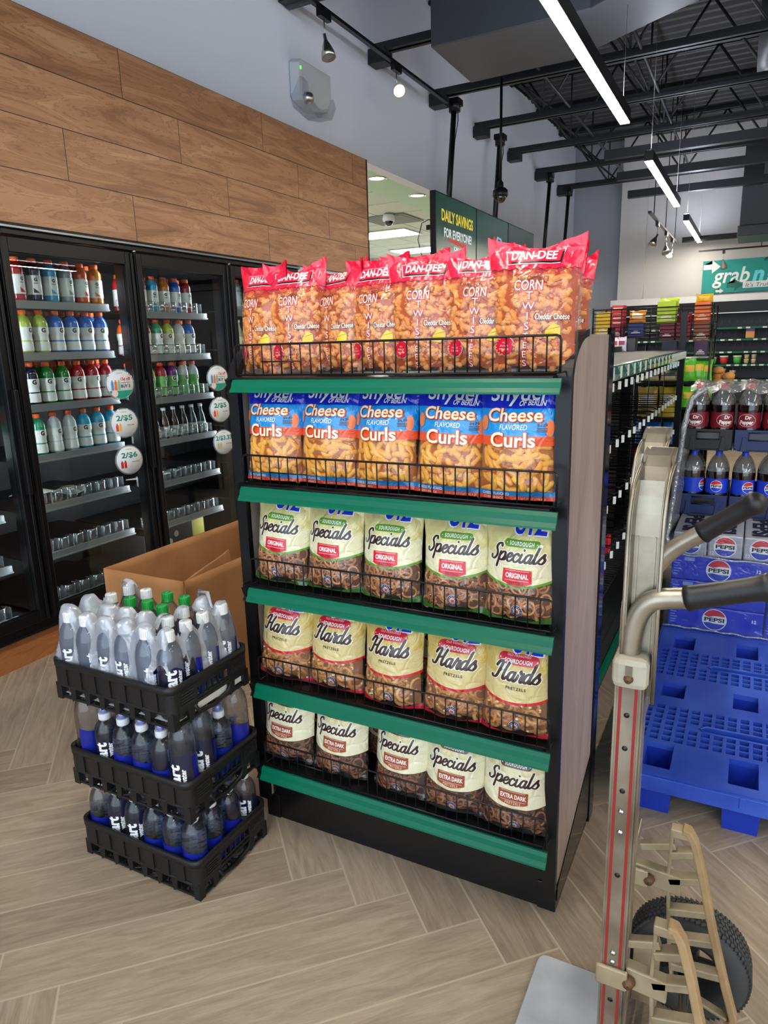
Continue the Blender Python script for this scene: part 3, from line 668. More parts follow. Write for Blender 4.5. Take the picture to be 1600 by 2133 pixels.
class Bag:
    def __init__(s, w, H, D, seed, dip=0.0, flare=.0, fold=1.0):
        s.w, s.H, s.D, s.seed, s.dip, s.flare, s.fold = w, H, D, seed, dip, flare, fold
        rnd = random.Random(seed); s.o = Vector((rnd.uniform(0, 50), rnd.uniform(0, 50), seed*3.1)); s.tw = rnd.uniform(-.5, .5)
    def surf(s, x, z, side=-1):
        u = max(-1.02, min(1.02, x/(s.w/2))); v = max(-.02, min(1.02, z/s.H)); au = min(1, abs(u))
        wf = 1-.055*sin(pi*ssm(.0, 1.0, v))+s.flare*ssm(.75, 1, v)
        bl = (.42+.58*ssm(-.01, .15, v))*(1-ssm(.55, .985, v)**1.2)
        b = s.D*bl*max(0, 1-au**2.3)**.72
        top = ssm(.62, 1.0, v); bot = 1-ssm(.0, .12, v)
        q = Vector((x*16, z*9, 0))+s.o
        wr = (.0035+.008*top*s.fold+.003*bot)*noise.noise(q)+(.0016+.004*top)*noise.noise(q*2.6)
        cr = abs(noise.noise(Vector((x*13+z*5, z*7-x*4, 9))+s.o)); wr += (.005*top*s.fold+.0012)*max(0, .35-cr)/.35
        y = (-b+wr*(1-au**6)) if side < 0 else (b*.75+wr)
        y += .012*top*top*noise.noise(Vector((u*1.6, 0, 3))+s.o)*s.fold
        zz = z-s.dip*ssm(.84, 1, v)**1.3*(1-u*u)*(.8+.4*noise.noise(Vector((u*2, 1, 1))+s.o))+.006*top*noise.noise(Vector((u*3, 7, 2))+s.o)
        xx = x*wf+.006*top*s.tw
        if bot > 0: y += .010*bot*noise.noise(Vector((u*2.5, 5, 0))+s.o)-.006*bot
        return Vector((xx, y, max(zz, .0005)))
    def nrm(s, x, z):
        e = .0015; a = s.surf(x+e, z)-s.surf(x-e, z); b = s.surf(x, z+e)-s.surf(x, z-e)
        n = a.cross(b); return n.normalized() if n.length > 0 else Vector((0, -1, 0))
    def pt(s, x, z, off): return s.surf(x, z)+s.nrm(x, z)*off
    def film_mesh(s, name, fm, decals):
        mb = MB(); nu, nv = 30, 46; W2 = s.w/2
        vs = []; uv = []
        for j in range(nv+1):
            for i in range(nu+1):
                x = -W2+s.w*i/nu; z = s.H*j/nv; vs.append(s.surf(x, z)); uv.append((x/W2, z/s.H))
        mb.add(vs, [(j*(nu+1)+i, j*(nu+1)+i+1, (j+1)*(nu+1)+i+1, (j+1)*(nu+1)+i) for j in range(nv) for i in range(nu)], 0, True, uv)
        nu2, nv2 = 16, 20; vs = []; uv = []
        for j in range(nv2+1):
            for i in range(nu2+1):
                x = -W2+s.w*i/nu2; z = s.H*j/nv2; vs.append(s.surf(x, z, 1)); uv.append((x/W2, z/s.H))
        mb.add(vs, [(j*(nu2+1)+i, (j+1)*(nu2+1)+i, (j+1)*(nu2+1)+i+1, j*(nu2+1)+i+1) for j in range(nv2) for i in range(nu2)], 0, True, uv)
        mats = [fm]
        for (vf, cx, cz, layer, col) in decals:
            m = mat('print_%d_%d_%d' % col, col, .32, coat=.6, bump=(26, .35, .004))
            if m not in mats: mats.append(m)
            v2, f2 = vf
            pts = [(a+cx, b+cz) for a, b in v2]
            # drop what would run over the edge of the bag
            lim = W2*.985; mb.add([s.pt(max(-lim, min(lim, a)), b, .0005+.00045*layer) for a, b in pts], f2, mats.index(m), True)
        return mb.mesh(name, mats)
def rand_pts(rnd, n, w, z0, z1, dmin):
    P_ = []; tries = 0
    while len(P_) < n and tries < n*60:
        tries += 1; p = (rnd.uniform(-w/2, w/2), rnd.uniform(z0, z1))
        if all((p[0]-q[0])**2+(p[1]-q[1])**2 > dmin*dmin for q in P_): P_.append(p)
    return P_
def contents_mesh(bag, kind, seed, z0, z1, mats):
    rnd = random.Random(seed*17+3); mb = MB(); wi = bag.w*.94
    # dense inner mass, darker to stand for shade between the pieces
    nu, nv = 14, 18; vs = []; depth = {'twist': .012, 'curl': .013, 'ring': .012, 'hard': .013, 'dark': .012}[kind]
    for j in range(nv+1):
        for i in range(nu+1):
            x = -wi/2+wi*i/nu; z = z0+(z1-z0)*j/nv; p = bag.surf(x, z); au = abs(x/(wi/2))
            y = p.y+depth*(1-.4*au)+.004*noise.noise(Vector((x*70, z*70, seed)))
            vs.append((p.x, min(y, bag.D*.3), z))
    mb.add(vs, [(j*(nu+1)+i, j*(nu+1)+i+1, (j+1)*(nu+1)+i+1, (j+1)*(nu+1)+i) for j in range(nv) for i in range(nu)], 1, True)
    def place(x, z, r, layer):
        p = bag.surf(x, z); n = bag.nrm(x, z); return p-n*(r+.0012+layer)
    def frame(p, n):
        t = n.orthogonal().normalized(); return t, n.cross(t)
    cfg = {'twist': (2, 95, .0125), 'curl': (2, 40, .0175), 'ring': (2, 36, .0185), 'hard': (2, 34, .0185), 'dark': (2, 36, .018)}[kind]
    for layer in range(cfg[0]):
        for (x, z) in rand_pts(rnd, cfg[1], wi*.95, z0, z1, cfg[2]):
            n = bag.nrm(x, z)
            if kind == 'twist':
                r = rnd.uniform(.0060, .0086); c = place(x, z, r, layer*.009); t, b = frame(c, n); a = rnd.uniform(0, 2*pi); L_ = rnd.uniform(.010, .019); bend = rnd.uniform(.2, 1.3)*rnd.choice((-1, 1))
                pts = []; rs = []
                for k in range(8):
                    q = (k/7-.5)*2; an = a+bend*q; pts.append(c+(t*cos(an)+b*sin(an))*L_*q+(-t*sin(a)+b*cos(a))*(1-q*q)*L_*.5*(1 if bend > 0 else -1)+n*rnd.uniform(-.001, .001))
                    rs.append(r*(.55 if k in (0, 7) else (.85+.25*(k % 2)+rnd.uniform(-.08, .12))))
                mb.tube(pts, rs, 7, rnd.choice((0, 0, 2)))
            elif kind == 'curl':
                r = rnd.uniform(.0072, .0088); c = place(x, z, r, layer*.010+.001); t, b = frame(c, n); a = rnd.uniform(0, 2*pi); L_ = rnd.uniform(.018, .027); bd = rnd.uniform(-.25, .25)
                pts = []; rs = []
                for k in range(7):
                    q = (k/6-.5)*2; pts.append(c+(t*cos(a)+b*sin(a))*L_*q+(-t*sin(a)+b*cos(a))*bd*L_*(1-q*q)-n*abs(q)*.001)
                    rs.append(r*(.5 if k in (0, 6) else .95+rnd.uniform(-.06, .08)))
                # keep inside the bag outline
                if all(abs(p.x) < bag.w/2*.97 for p in pts): mb.tube(pts, rs, 9, rnd.choice((0, 0, 2)))
            else:
                dark = kind == 'dark'; hard = kind == 'hard'
                R = rnd.uniform(.0145, .019) if not hard else rnd.uniform(.016, .021); r = rnd.uniform(.0030, .0038) if not hard else rnd.uniform(.0045, .0062)
                tilt = rnd.uniform(-.5, .5) if rnd.random() < .75 else rnd.uniform(-1.2, 1.2); a = rnd.uniform(0, 2*pi)
                z = min(z, z1-R*.8)
                c = place(x, z, r, layer*.007+.002+R*.5*abs(sin(tilt))); t, b = frame(c, n)
                if abs(c.x) > bag.w*.5-R*1.05: continue
                e1 = t*cos(a)+b*sin(a); e2 = (-t*sin(a)+b*cos(a))*cos(tilt)+n*sin(tilt)*.55
                ry = rnd.uniform(.7, 1.0)
                if hard and rnd.random() < .45:
                    pts = [c+e1*R*(k/4-.5)*1.3+e2*.003*sin(k*2+a) for k in range(5)]; mb.tube(pts, [r*.7, r*1.1, r, r*1.15, r*.6], 7, rnd.choice((0, 2)))
                else:
                    m_ = 14; arc = 1.0 if rnd.random() < .7 else .72
                    pts = [c+e1*R*cos(2*pi*arc*k/m_)+e2*R*ry*sin(2*pi*arc*k/m_) for k in range(m_ if arc == 1.0 else m_+1)]
                    mb.tube(pts, r, 6, rnd.choice((0, 0, 2)), closed=(arc == 1.0))
                if rnd.random() < (.35 if hard else .15):
                    c2 = place(x+rnd.uniform(-.01, .01), z+rnd.uniform(-.01, .01), .003, layer*.006); rr = rnd.uniform(.003, .0055) if hard else .0022
                    mb.lathe([(.0001, -rr*.7), (rr, -rr*.2), (rr*.9, rr*.4), (.0001, rr*.7)], 7, 3, tuple(c2))
    return mb.mesh(name_of[kind], mats)
name_of = {'twist': 'corn_twists', 'curl': 'cheese_curls', 'ring': 'pretzels', 'hard': 'hard_pretzels', 'dark': 'dark_pretzels'}
T_, F_ = (1, 1, 1, 1), (0, 0, 0, 1)
M_bag = {
 'twist': bag_material('red_film_print', [(0, (236, 24, 64)), (.68, (214, 14, 52)), (.745, (236, 20, 62))], [(0, F_), (.70, (.38, .38, .38, 1)), (.745, T_)], .0),
 'curl': bag_material('blue_film_print', [(0, (205, 62, 34)), (.035, (34, 116, 178)), (.075, (240, 120, 40)), (.455, (232, 84, 38)), (.535, (24, 146, 222)), (.755, (26, 44, 190))], [(0, T_), (.075, F_), (.455, T_)], .0),
 'ring': bag_material('cream_green_film_print', [(0, (44, 96, 26)), (.075, (235, 232, 196)), (.385, (96, 150, 40)), (.41, (234, 228, 190)), (.62, (222, 210, 146))], [(0, T_), (.075, F_), (.385, T_)], .07, (170, 150, 90)),
 'hard': bag_material('gold_red_film_print', [(0, (176, 14, 40)), (.06, (230, 200, 120)), (.375, (204, 24, 44)), (.40, (216, 198, 140)), (.62, (212, 184, 100))], [(0, T_), (.06, F_), (.375, T_)], .06, (160, 130, 60)),
 'dark': bag_material('cream_brown_film_print', [(0, (30, 20, 18)), (.03, (235, 232, 196)), (.32, (90, 46, 28)), (.328, (236, 230, 196)), (.66, (226, 214, 160))], [(0, T_), (.03, F_), (.32, T_)], .06, (170, 150, 90)),
}
M_food = {  # second colour of each food is darkened for the shaded gaps
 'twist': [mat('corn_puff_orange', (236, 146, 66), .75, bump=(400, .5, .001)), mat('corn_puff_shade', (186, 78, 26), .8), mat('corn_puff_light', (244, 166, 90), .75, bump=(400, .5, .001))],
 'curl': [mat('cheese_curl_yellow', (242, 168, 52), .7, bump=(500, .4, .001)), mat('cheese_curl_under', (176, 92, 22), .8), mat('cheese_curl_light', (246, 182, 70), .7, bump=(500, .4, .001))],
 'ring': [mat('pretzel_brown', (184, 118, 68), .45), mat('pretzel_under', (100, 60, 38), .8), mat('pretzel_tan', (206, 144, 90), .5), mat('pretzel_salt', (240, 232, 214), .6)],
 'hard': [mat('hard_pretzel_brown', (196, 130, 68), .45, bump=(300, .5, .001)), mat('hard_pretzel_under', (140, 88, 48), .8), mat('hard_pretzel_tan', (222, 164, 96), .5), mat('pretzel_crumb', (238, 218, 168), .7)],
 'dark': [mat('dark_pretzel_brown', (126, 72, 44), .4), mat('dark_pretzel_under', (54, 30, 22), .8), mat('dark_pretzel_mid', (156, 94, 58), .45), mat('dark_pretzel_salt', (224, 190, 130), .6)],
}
def decals_for(kind, w, H):
    D = []; g = .007
    def tx(s, cx, vz, size, col, bold=0, shear=0, fit=None, layer=2, space=1.0): D.append((text2d(s, size, bold, shear, g, fit, 'CENTER', space), cx, vz*H, layer, col))
    def po(pts, cx, vz, col, layer=1): D.append((poly2d(pts, g), cx, vz*H, layer, col))
    def scr(word, width, pen, cx, vz, col, bg, grow=.0022):
        D.append((script2d(word, width, pen, grow=grow), cx, vz*H, 1, bg)); D.append((script2d(word, width, pen), cx, vz*H, 2, col))
    W_ = (250, 246, 240); BL = (24, 18, 18)
    if kind == 'twist':
        po([(-.052, -.017), (.052, -.017), (.058, .017), (-.058, .017)], 0, .838, (250, 240, 238), 1)
        po([(-.0505, -.0155), (.0505, -.0155), (.0562, .0155), (-.0562, .0155)], 0, .838, (226, 22, 60), 2)
        po([(-.046, -.0145), (.052, -.0145), (.0535, .010), (.050, .010), (.0485, -.0105), (-.046, -.0105)],   .002, .834, BL, 3)
        tx('DAN-DEE', -.001, .846, .027, (250, 240, 236), .03, 0, .088, 4)
        zz = [(-w*.49+i*w*.98/16, .004*(i % 2)) for i in range(17)]
        D.append((( [(a, b) for a, b in zz]+[(a, b-.0013) for a, b in zz], [(i, i+17, i+18, i+1) for i in range(16)]), 0, .742*H, 2, (120, 10, 30)))
        tx('"The Original"', 0, .68, .012, (70, 14, 26), 0, .3, .062)
        ol = (206, 34, 60); fl = (252, 226, 214)
        tx('CORN', -.002, .63, .031, ol, .045, 0, .060, 1); tx('CORN', -.002, .63, .031, fl, .0, 0, .056, 2)
        for k, ch in enumerate('TWISTEES'):
            sz = .024 if k < 4 else .020
            tx(ch, .001-.001*k, .555-.073*k if k < 5 else .263-.066*(k-4), sz, ol, .05, 0, None, 1); tx(ch, .001-.001*k, .555-.073*k if k < 5 else .263-.066*(k-4), sz, fl, .0, 0, None, 2)
        tx('Cheddar Cheese', .046, .405, .0200, (120, 20, 24), .05, .1, .070, 1); tx('Cheddar Cheese', .046, .405, .0190, (252, 240, 220), .012, .1, .064, 2)
        po([(-.016, -.014), (.004, -.017), (.015, -.006), (.015, .010), (.002, .017), (-.012, .002)], .048, .30, (228, 196, 24), 2)
        po([(-.0125, .002), (.015, .0085), (.015, .010), (-.012, .0028)], .048, .30, (150, 110, 10), 3)
        st = [((.017 if i % 2 else .0215)*cos(2*pi*i/32), (.017 if i % 2 else .0215)*sin(2*pi*i/32)) for i in range(32)]
        po([(a*1.06, b*1.06) for a, b in st], -.047, .19, (250, 226, 220), 1); po(st, -.047, .19, (214, 16, 52), 2)
        tx('ALL', -.047, .215, .006, (250, 200, 200), .0, .2, None, 3); tx('SNACK', -.047, .19, .006, (250, 200, 200), .0, .2, None, 3); tx('FLAVOR', -.047, .165, .006, (250, 200, 200), 0, .2, None, 3)
    if kind == 'curl':
        tx("Snyder", .000, .885, .052, (236, 240, 236), .012, 0, .135, 2)
        tx('OF BERLIN', .032, .80, .0175, (244, 244, 250), .02, .12, .062, 2)
        for (s, vz, sz, ft, cx) in (('Cheese', .705, .041, .128, -.004), ('Curls', .505, .046, .108, -.006)):
            tx(s, cx+.0012, vz-.004, sz, (150, 44, 24), .060, 0, ft*1.05, 1); tx(s, cx, vz, sz, (226, 104, 50), .045, 0, ft*1.035, 2); tx(s, cx, vz, sz, (252, 240, 210), .015, 0, ft, 3)
        tx('FLAVORED', -.004, .606, .0165, (250, 250, 250), .005, .1, .066, 2)
        tx('$4.29', .062, .625, .009, (18, 22, 40), .02, 0, .021, 3)
        for k in range(3): po([(-.011, -.0009), (.011, -.0009), (.011, .0009), (-.011, .0009)], .062, .600-k*.013, (18, 30, 60), 3)
        po(circle2d(.010, 14, ry=.017), -.078, .64, (240, 130, 60), 2); po(circle2d(.009, 14, ry=.019), .078, .60, (240, 120, 60), 2)
        tx('CHEESE FLAVORED', -.044, .055, .0095, (236, 240, 240), .01, 0, .066, 2); tx('CORN SNACK', -.050, .018, .0085, (250, 190, 150), .01, 0, .05, 2)
        tx('NET WT 7 OZ (198.4 g)', .035, .018, .0075, (240, 180, 150), 0, 0, .07, 2)
    if kind in ('ring', 'hard'):
        tx('UTZ', .022, .855, .058, (250, 250, 250), .07, 0, .086, 1); tx('UTZ', .022, .855, .056, (32, 60, 208), .045, 0, .078, 2)
        tx('UTZ', -.03, .83, .001, (32, 60, 208))
    pillc = {'ring': (92, 150, 36), 'hard': (204, 30, 54), 'dark': (88, 42, 34)}.get(kind)
    if kind == 'ring':
        po(pill2d(.088, .017), .008, .700, pillc); tx('SOURDOUGH', .008, .700, .0125, W_, .025, 0, .060, 3, 1.2)
        po(circle2d(.0014, 8), -.029, .700, W_, 3); po(circle2d(.0014, 8), .045, .700, W_, 3)
        scr('Specials', .134, .26, -.002, .590, (58, 36, 32), (248, 244, 226))
        bx = [(-.036, .020), (.036, .020), (.037, -.012)]+[(.037-.074*i/10, -.012-.009*sin(pi*i/10)) for i in range(1, 10)]+[(-.037, -.012)]
        po(bx, .002, .41, (214, 26, 50), 2); tx('ORIGINAL', .002, .427, .0165, W_, .03, 0, .058, 3); tx('PRETZELS', .002, .360, .010, (96, 16, 26), .01, 0, .036, 3, 1.1)
        for dz in (.0155, -.0085): po([(-.030, -.0003), (.030, -.0003), (.030, .0004), (-.030, .0004)], .002, .415+dz/H, W_, 3)
    if kind == 'hard':
        po(pill2d(.104, .025), .004, .725, pillc); tx('SOURDOUGH', .004, .710, .0125, W_, .025, 0, .070, 3, 1.1); tx('OLD FASHIONED', .004, .755, .0075, (250, 200, 200), .015, 0, .060, 3, 1.1)
        po(circle2d(.0014, 8), -.043, .725, W_, 3); po(circle2d(.0014, 8), .051, .725, W_, 3)
        scr('Hards', .122, .27, .0, .590, (58, 36, 32), (246, 240, 220))
        tx('PRETZELS', .004, .475, .0105, (58, 40, 32), .015, 0, .052, 3, 1.2)
    if kind == 'dark':
        tx('UTZ', .022, .84, .056, (32, 60, 208), .045, 0, .078, 2)
        po(pill2d(.084, .0165), .002, .69, pillc); tx('SOURDOUGH', .002, .69, .0125, W_, .025, 0, .058, 3, 1.2)
        po(circle2d(.0014, 8), -.035, .69, W_, 3); po(circle2d(.0014, 8), .039, .69, W_, 3)
        scr('Specials', .134, .25, -.004, .545, (58, 34, 28), (250, 246, 228))
        bx = [(-.040, .020), (.040, .020), (.040, -.012)]+[(.040-.080*i/10, -.012-.009*sin(pi*i/10)) for i in range(1, 10)]+[(-.040, -.012)]
        po(bx, .0, .375, (158, 72, 40), 2); tx('EXTRA DARK', .0, .393, .0165, W_, .03, 0, .070, 3); tx('PRETZELS', .0, .327, .0105, (240, 206, 180), .01, 0, .042, 3, 1.1)
        for dz in (.0165, -.0085): po([(-.033, -.0003), (.033, -.0003), (.033, .0004), (-.033, .0004)], .0, .380+dz/H, W_, 3)
    if kind in ('ring', 'hard', 'dark'):
        vb = .115 if kind != 'dark' else .10
        po(circle2d(.0145, 24), .006, vb, (236, 236, 240), 2); po(circle2d(.0138, 24), .006, vb, (28, 40, 96), 3); po(circle2d(.0082, 18), .006, vb, (230, 196, 176), 4)
        po([(-.004, -.0045), (.004, -.0045), (.004, .004), (-.004, .004)], .006, vb, (196, 90, 80), 5)
        D.append((([(.0112*cos(a), .0112*sin(a)) for a in [0]], []), .006, vb*H, 4, (236, 236, 240)))
        for k in range(14):
            a = 2*pi*k/14; po([(.0105*cos(a)-.0010, .0105*sin(a)-.0008), (.0105*cos(a)+.0010, .0105*sin(a)-.0008), (.0105*cos(a)+.0010, .0105*sin(a)+.0008), (.0105*cos(a)-.0010, .0105*sin(a)+.0008)], .006, vb, (214, 220, 236), 4)
    return [d for d in D if d[0][1]]
BAGSPEC = {'twist': (.186, .300, .050, .028, .74), 'curl': (.188, .278, .050, .0, .50), 'ring': (.182, .276, .050, .0, .40), 'hard': (.184, .276, .052, .0, .39), 'dark': (.184, .276, .050, .0, .35)}
PROTO = {}
def bag_proto(kind, var):
    if (kind, var) in PROTO: return PROTO[(kind, var)]
    w, H, D_, dip, top = BAGSPEC[kind]
    bg = Bag(w, H, D_, var*5+sum(map(ord, kind)), dip=dip*(.5+.7*var) if dip else .006, flare=.05 if kind == 'twist' else .02, fold=1.0 if kind == 'twist' else .6)
    fm = bg.film_mesh('bag_film', M_bag[kind], decals_for(kind, w, H)); cm = contents_mesh(bg, kind, var+1, .012, H*top, M_food[kind])
    PROTO[(kind, var)] = (fm, cm); return PROTO[(kind, var)]
def bag(kind, var, x, y, z, rz=0, lean=.1, roll=0, label='', group='', sc=(1, 1, 1)):
    fm, cm = bag_proto(kind, var)
    nm = {'twist': 'corn_twist_bag', 'curl': 'cheese_curl_bag', 'ring': 'pretzel_bag', 'hard': 'pretzel_bag', 'dark': 'pretzel_bag'}[kind]
    t = thing(nm, label, 'snack bag', (x, y, z+.004), (-lean, roll, rz), group); t.scale = sc
    mkobj('bag_film', fm, t); tag(mkobj(name_of[kind], cm, t), kind='stuff')
    return t
nth = ['leftmost', 'second from the left', 'middle', 'second from the right', 'rightmost']
def row(kind, xs, z, what, group, dx=None):
    for i, (x, yy, rz, ro, lean) in enumerate(xs):
        bag(kind, (i*2+1) % 3, x, yy-.024, z, rz, lean, ro, '%s, %s in its row' % (what, nth[i]), group)
# top shelf: seven red bags standing, three more behind
tw = [(-1.205, 1.605, -.25, .015, .03, 1.0), (-1.085, 1.600, .12, -.03, .02, 1.0), (-.965, 1.625, -.35, -.05, .02, .97), (-.845, 1.61, -.10, -.02, .0, .97), (-.715, 1.595, .06, .01, .0, .97), (-.580, 1.60, .02, .04, .0, .965), (-.452, 1.590, .05, .03, -.01, 1.0)]
tl = ['clear red corn twist bag, leftmost on the top shelf', 'second red corn twist bag from the left, its white name panel fully showing', 'third red corn twist bag from the left, squeezed between its neighbours', 'fourth red corn twist bag from the left on the top shelf', 'fifth red corn twist bag from the left, its yellow cheese wedge in full view', 'sixth red corn twist bag from the left, left of the tallest', 'tallest red corn twist bag, rightmost of the front row on the top shelf']
for i, (x, y, rz, ro, le, s) in enumerate(tw): bag('twist', (0, 1, 2, 0, 1, 2, 1)[i], x, y, 1.432, rz, le, ro, tl[i], 'red corn twist bags on the top shelf', ((1.0, .96, .96, .98, 1.02, 1.0, 1.12)[i], 1, s*.97))
bag('twist', 0, -.455, 1.72, 1.432, -.25, 0, .03, 'red corn twist bag standing right behind the tallest one', 'red corn twist bags on the top shelf', (1, 1, .96))
bag('twist', 2, -.470, 1.83, 1.432, .05, 0, .02, 'red corn twist bag at the back, its red corner showing by the side panel', 'red corn twist bags on the top shelf', (1.1, 1, .94))
bag('twist', 1, -.64, 1.74, 1.432, .1, 0, .0, 'red corn twist bag in the second row behind the sixth one', 'red corn twist bags on the top shelf', (1, 1, 1.0))
bag('twist', 0, -.80, 1.74, 1.432, .1, 0, -.03, 'red corn twist bag in the second row behind the fifth one', 'red corn twist bags on the top shelf', (1, 1, 1.0))
bag('twist', 2, -1.03, 1.74, 1.432, .1, 0, -.06, 'red corn twist bag in the second row behind the second and third ones', 'red corn twist bags on the top shelf', (1, 1, 1.0))
row('curl', [(-1.170, 1.595, .03, 0, .10), (-.995, 1.600, .0, .01, .10), (-.820, 1.597, -.02, -.02, .10), (-.640, 1.59, .08, .03, .10), (-.470, 1.585, .05, .0, .08)], 1.137, 'blue and orange bag of cheese curls', 'blue cheese curl bags on the second shelf')
row('ring', [(-1.175, 1.600, .02, .05, .10), (-.995, 1.600, .0, .01, .11), (-.815, 1.597, -.02, .0, .10), (-.628, 1.592, .06, .0, .10), (-.462, 1.588, .02, .02, .09)], .837, 'cream pretzel bag with green band and red box', 'green-banded pretzel bags on the third shelf')
row('hard', [(-1.185, 1.600, .02, .05, .10), (-1.005, 1.602, .0, .02, .11), (-.815, 1.590, -.02, .0, .10), (-.632, 1.592, .04, .03, .10), (-.465, 1.588, .05, .03, .09)], .532, 'gold hard pretzel bag with a red band', 'gold hard pretzel bags on the fourth shelf')
row('dark', [(-1.195, 1.602, .02, .03, .10), (-1.005, 1.600, .02, .02, .11), (-.800, 1.600, -.06, .01, .11), (-.635, 1.592, .03, .03, .10), (-.462, 1.588, .06, .02, .09)], .252, 'cream extra dark pretzel bag with a brown box', 'extra dark pretzel bags on the bottom shelf')
bag('hard', 0, -.74, 1.71, .532, .0, .08, 0, 'gold hard pretzel bag in the second row, showing right of the middle one', 'gold hard pretzel bags on the fourth shelf')
bag('hard', 2, -.56, 1.71, .532, .0, .08, 0, 'gold hard pretzel bag in the second row behind the two rightmost', 'gold hard pretzel bags on the fourth shelf')
bag('dark', 0, -1.12, 1.71, .252, .0, .08, 0, 'extra dark pretzel bag in the second row behind the leftmost', 'extra dark pretzel bags on the bottom shelf')
bag('dark', 2, -.91, 1.72, .252, .0, .08, 0, 'extra dark pretzel bag in the second row, seen in the gap left of the middle', 'extra dark pretzel bags on the bottom shelf')
bag('dark', 1, -.52, 1.71, .252, .0, .08, 0, 'extra dark pretzel bag in the second row behind the rightmost', 'extra dark pretzel bags on the bottom shelf')
bag('ring', 0, -.90, 1.71, .837, .0, .08, 0, 'green-banded pretzel bag in the second row behind the middle one', 'green-banded pretzel bags on the third shelf')
bag('ring', 2, -.55, 1.71, .837, .0, .08, 0, 'green-banded pretzel bag in the second row behind the rightmost', 'green-banded pretzel bags on the third shelf')
bag('curl', 0, -.90, 1.71, 1.137, .0, .08, 0, 'cheese curl bag in the second row behind the middle one', 'blue cheese curl bags on the second shelf')
# ================================================================ GLASS-DOOR COOLERS (left wall)
GX = WX+.0      # face of the frames
cw = .80; DY = [.545, 1.345, 2.145, 2.945, 3.745]     # left edge of each door opening; door index 1..4 plus one out of view
cool = thing('reach_in_cooler', 'long black built-in cooler with swinging glass doors along the left wall', 'cooler', (0, 0, 0))
MB().box(WX-.02, WX+.03, -.9, 4.56, 2.045, 2.098).box(WX+.02, WX+.045, -.9, 4.56, 2.07, 2.088).build('header_frame', M_blackm, cool, .003)
MB().box(WX+.045, WX+.05, -.9, 4.56, 2.074, 2.083).build('header_trim', mat('silver_trim', (150, 156, 166), .3, metal=.8), cool)
MB().box(WX-.02, WX+.02, -.9, 4.56, .15, .20).box(WX-.02, WX+.035, -.9, 4.56, .150, .165).build('sill_frame', M_blackm, cool, .003)
MB().box(WX-.02, WX+.004, -.9, 4.56, 0, .15).build('kick_board', M_kick, cool)
mul = MB()
for y in [-.9, -.255]+DY+[4.53]: mul.box(WX-.08, WX+.0, y-.028, y+.028, .2, 2.045)
mul.build('mullions', M_black, cool)
ins = MB(); ins.box(WX-.85, WX-.80, -.9, 4.56, .15, 2.06).box(WX-.80, WX-.08, -.9, 4.56, 2.02, 2.06).box(WX-.80, WX-.08, -.9, 4.56, .13, .16).box(WX-.8, WX-.02, -.93, -.9, .15, 2.06).box(WX-.8, WX-.02, 4.56, 4.6, .15, 2.06)
ins.build('cabinet_interior', mat('cooler_interior', (38, 39, 41), .5), cool)
M_gled = mat('cooler_led', (255, 255, 250), .5, emit=(236, 244, 255), power=COOLER_LED)
for k, y in enumerate([-.255]+DY):
    MB().box(WX-.092, WX-.082, y-.010, y+.010, .25, 2.0).build('interior_led_strip', M_gled, cool)
M_glass = film('cooler_glass', (234, 238, 237), .0, .05, .0)
M_glass_edge = film('clear_divider', (220, 226, 226), .10, .10, .1)
dlab = ['cooler door at the left picture edge, only its right frame in view', 'wide cooler door showing four rows of sports drinks', 'second full cooler door, sports drinks above slim tea bottles', 'cooler door partly behind the red bags', 'cooler door nearest the camera, out of view']
for k, y0 in enumerate((-.255, .545, 1.345, 2.145, 2.945, 3.745)):
    d = thing('door', None, None, (WX, y0, 0)); d.parent = cool
    y1 = cw; fw = .058
    fr = MB()
    for (a, b, c, e) in ((.008, fw, .205, 2.035), (y1-fw, y1-.008, .205, 2.035), (fw, y1-fw, .205, .205+fw), (fw, y1-fw, 2.035-.07, 2.035)):
        fr.box(.006, .042, a, b, c, e)
    fr.box(.042, .052, .012, .026, .21, 2.03).box(.042, .052, y1-.026, y1-.012, .21, 2.03)
    fr.build('door_frame', M_blackm, d, .004)
    MB().box(.014, .020, fw, y1-fw, .205+fw, 1.965).build('glass_pane', M_glass, d)
    MB().box(.042, .075, y1-.040, y1-.020, .85, 1.35).build('handle', M_black, d, .004)
    MB().cyl((.02, .03, 2.036), (.02, .03, 2.052), .012, 10).build('hinge_pin', M_chrome, d)
# shelves: front rails + flat shelf + clear stops
SZ1 = [1.765, 1.512, 1.255, .995, .735, .475, .205]
M_rail = mat('shelf_rail_grey', (150, 152, 152), .35, metal=.3)
M_stop = film('clear_acrylic', (240, 244, 244), .16, .30, .02)
for k, y0 in enumerate((.545, 1.345, 2.145, 2.945, 3.745)):
    for i, z in enumerate(SZ1):
        zz = z-(.03 if k == 3 else 0)
        s = MB().box(WX-.78, WX-.13, y0+.05, y0+cw-.07, zz-.012, zz-.004).build('cooler_shelf', M_black, cool)
        MB().box(WX-.135, WX-.120, y0+.04, y0+cw-.06, zz-.035, zz+.004).box(WX-.122, WX-.112, y0+.04, y0+cw-.06, zz-.033, zz-.026).build('front_rail', M_rail, s)
        if k in (1, 2, 3):
            nb = 7
            for j in range(nb):
                yy = y0+.085+j*.0955
                if i >= 4 or k == 3:
                    MB().lathe([(.036, 0), (.038, .060), (.036, .062), (.036, .056)], 14, a0=-pi*.62, a1=pi*.62, c=(WX-.168, yy, zz+.004)).lathe([(.024, .001), (.037, .004), (.037, .009)], 14, a0=-pi*.62, a1=pi*.62, c=(WX-.168, yy, zz+.004)).box(WX-.17, WX-.127, yy+.044, yy+.047, zz+.002, zz+.062).build('bottle_stop', M_stop, s)
def sb(k): return (.545, 1.345, 2.145, 2.945, 3.745)[k]
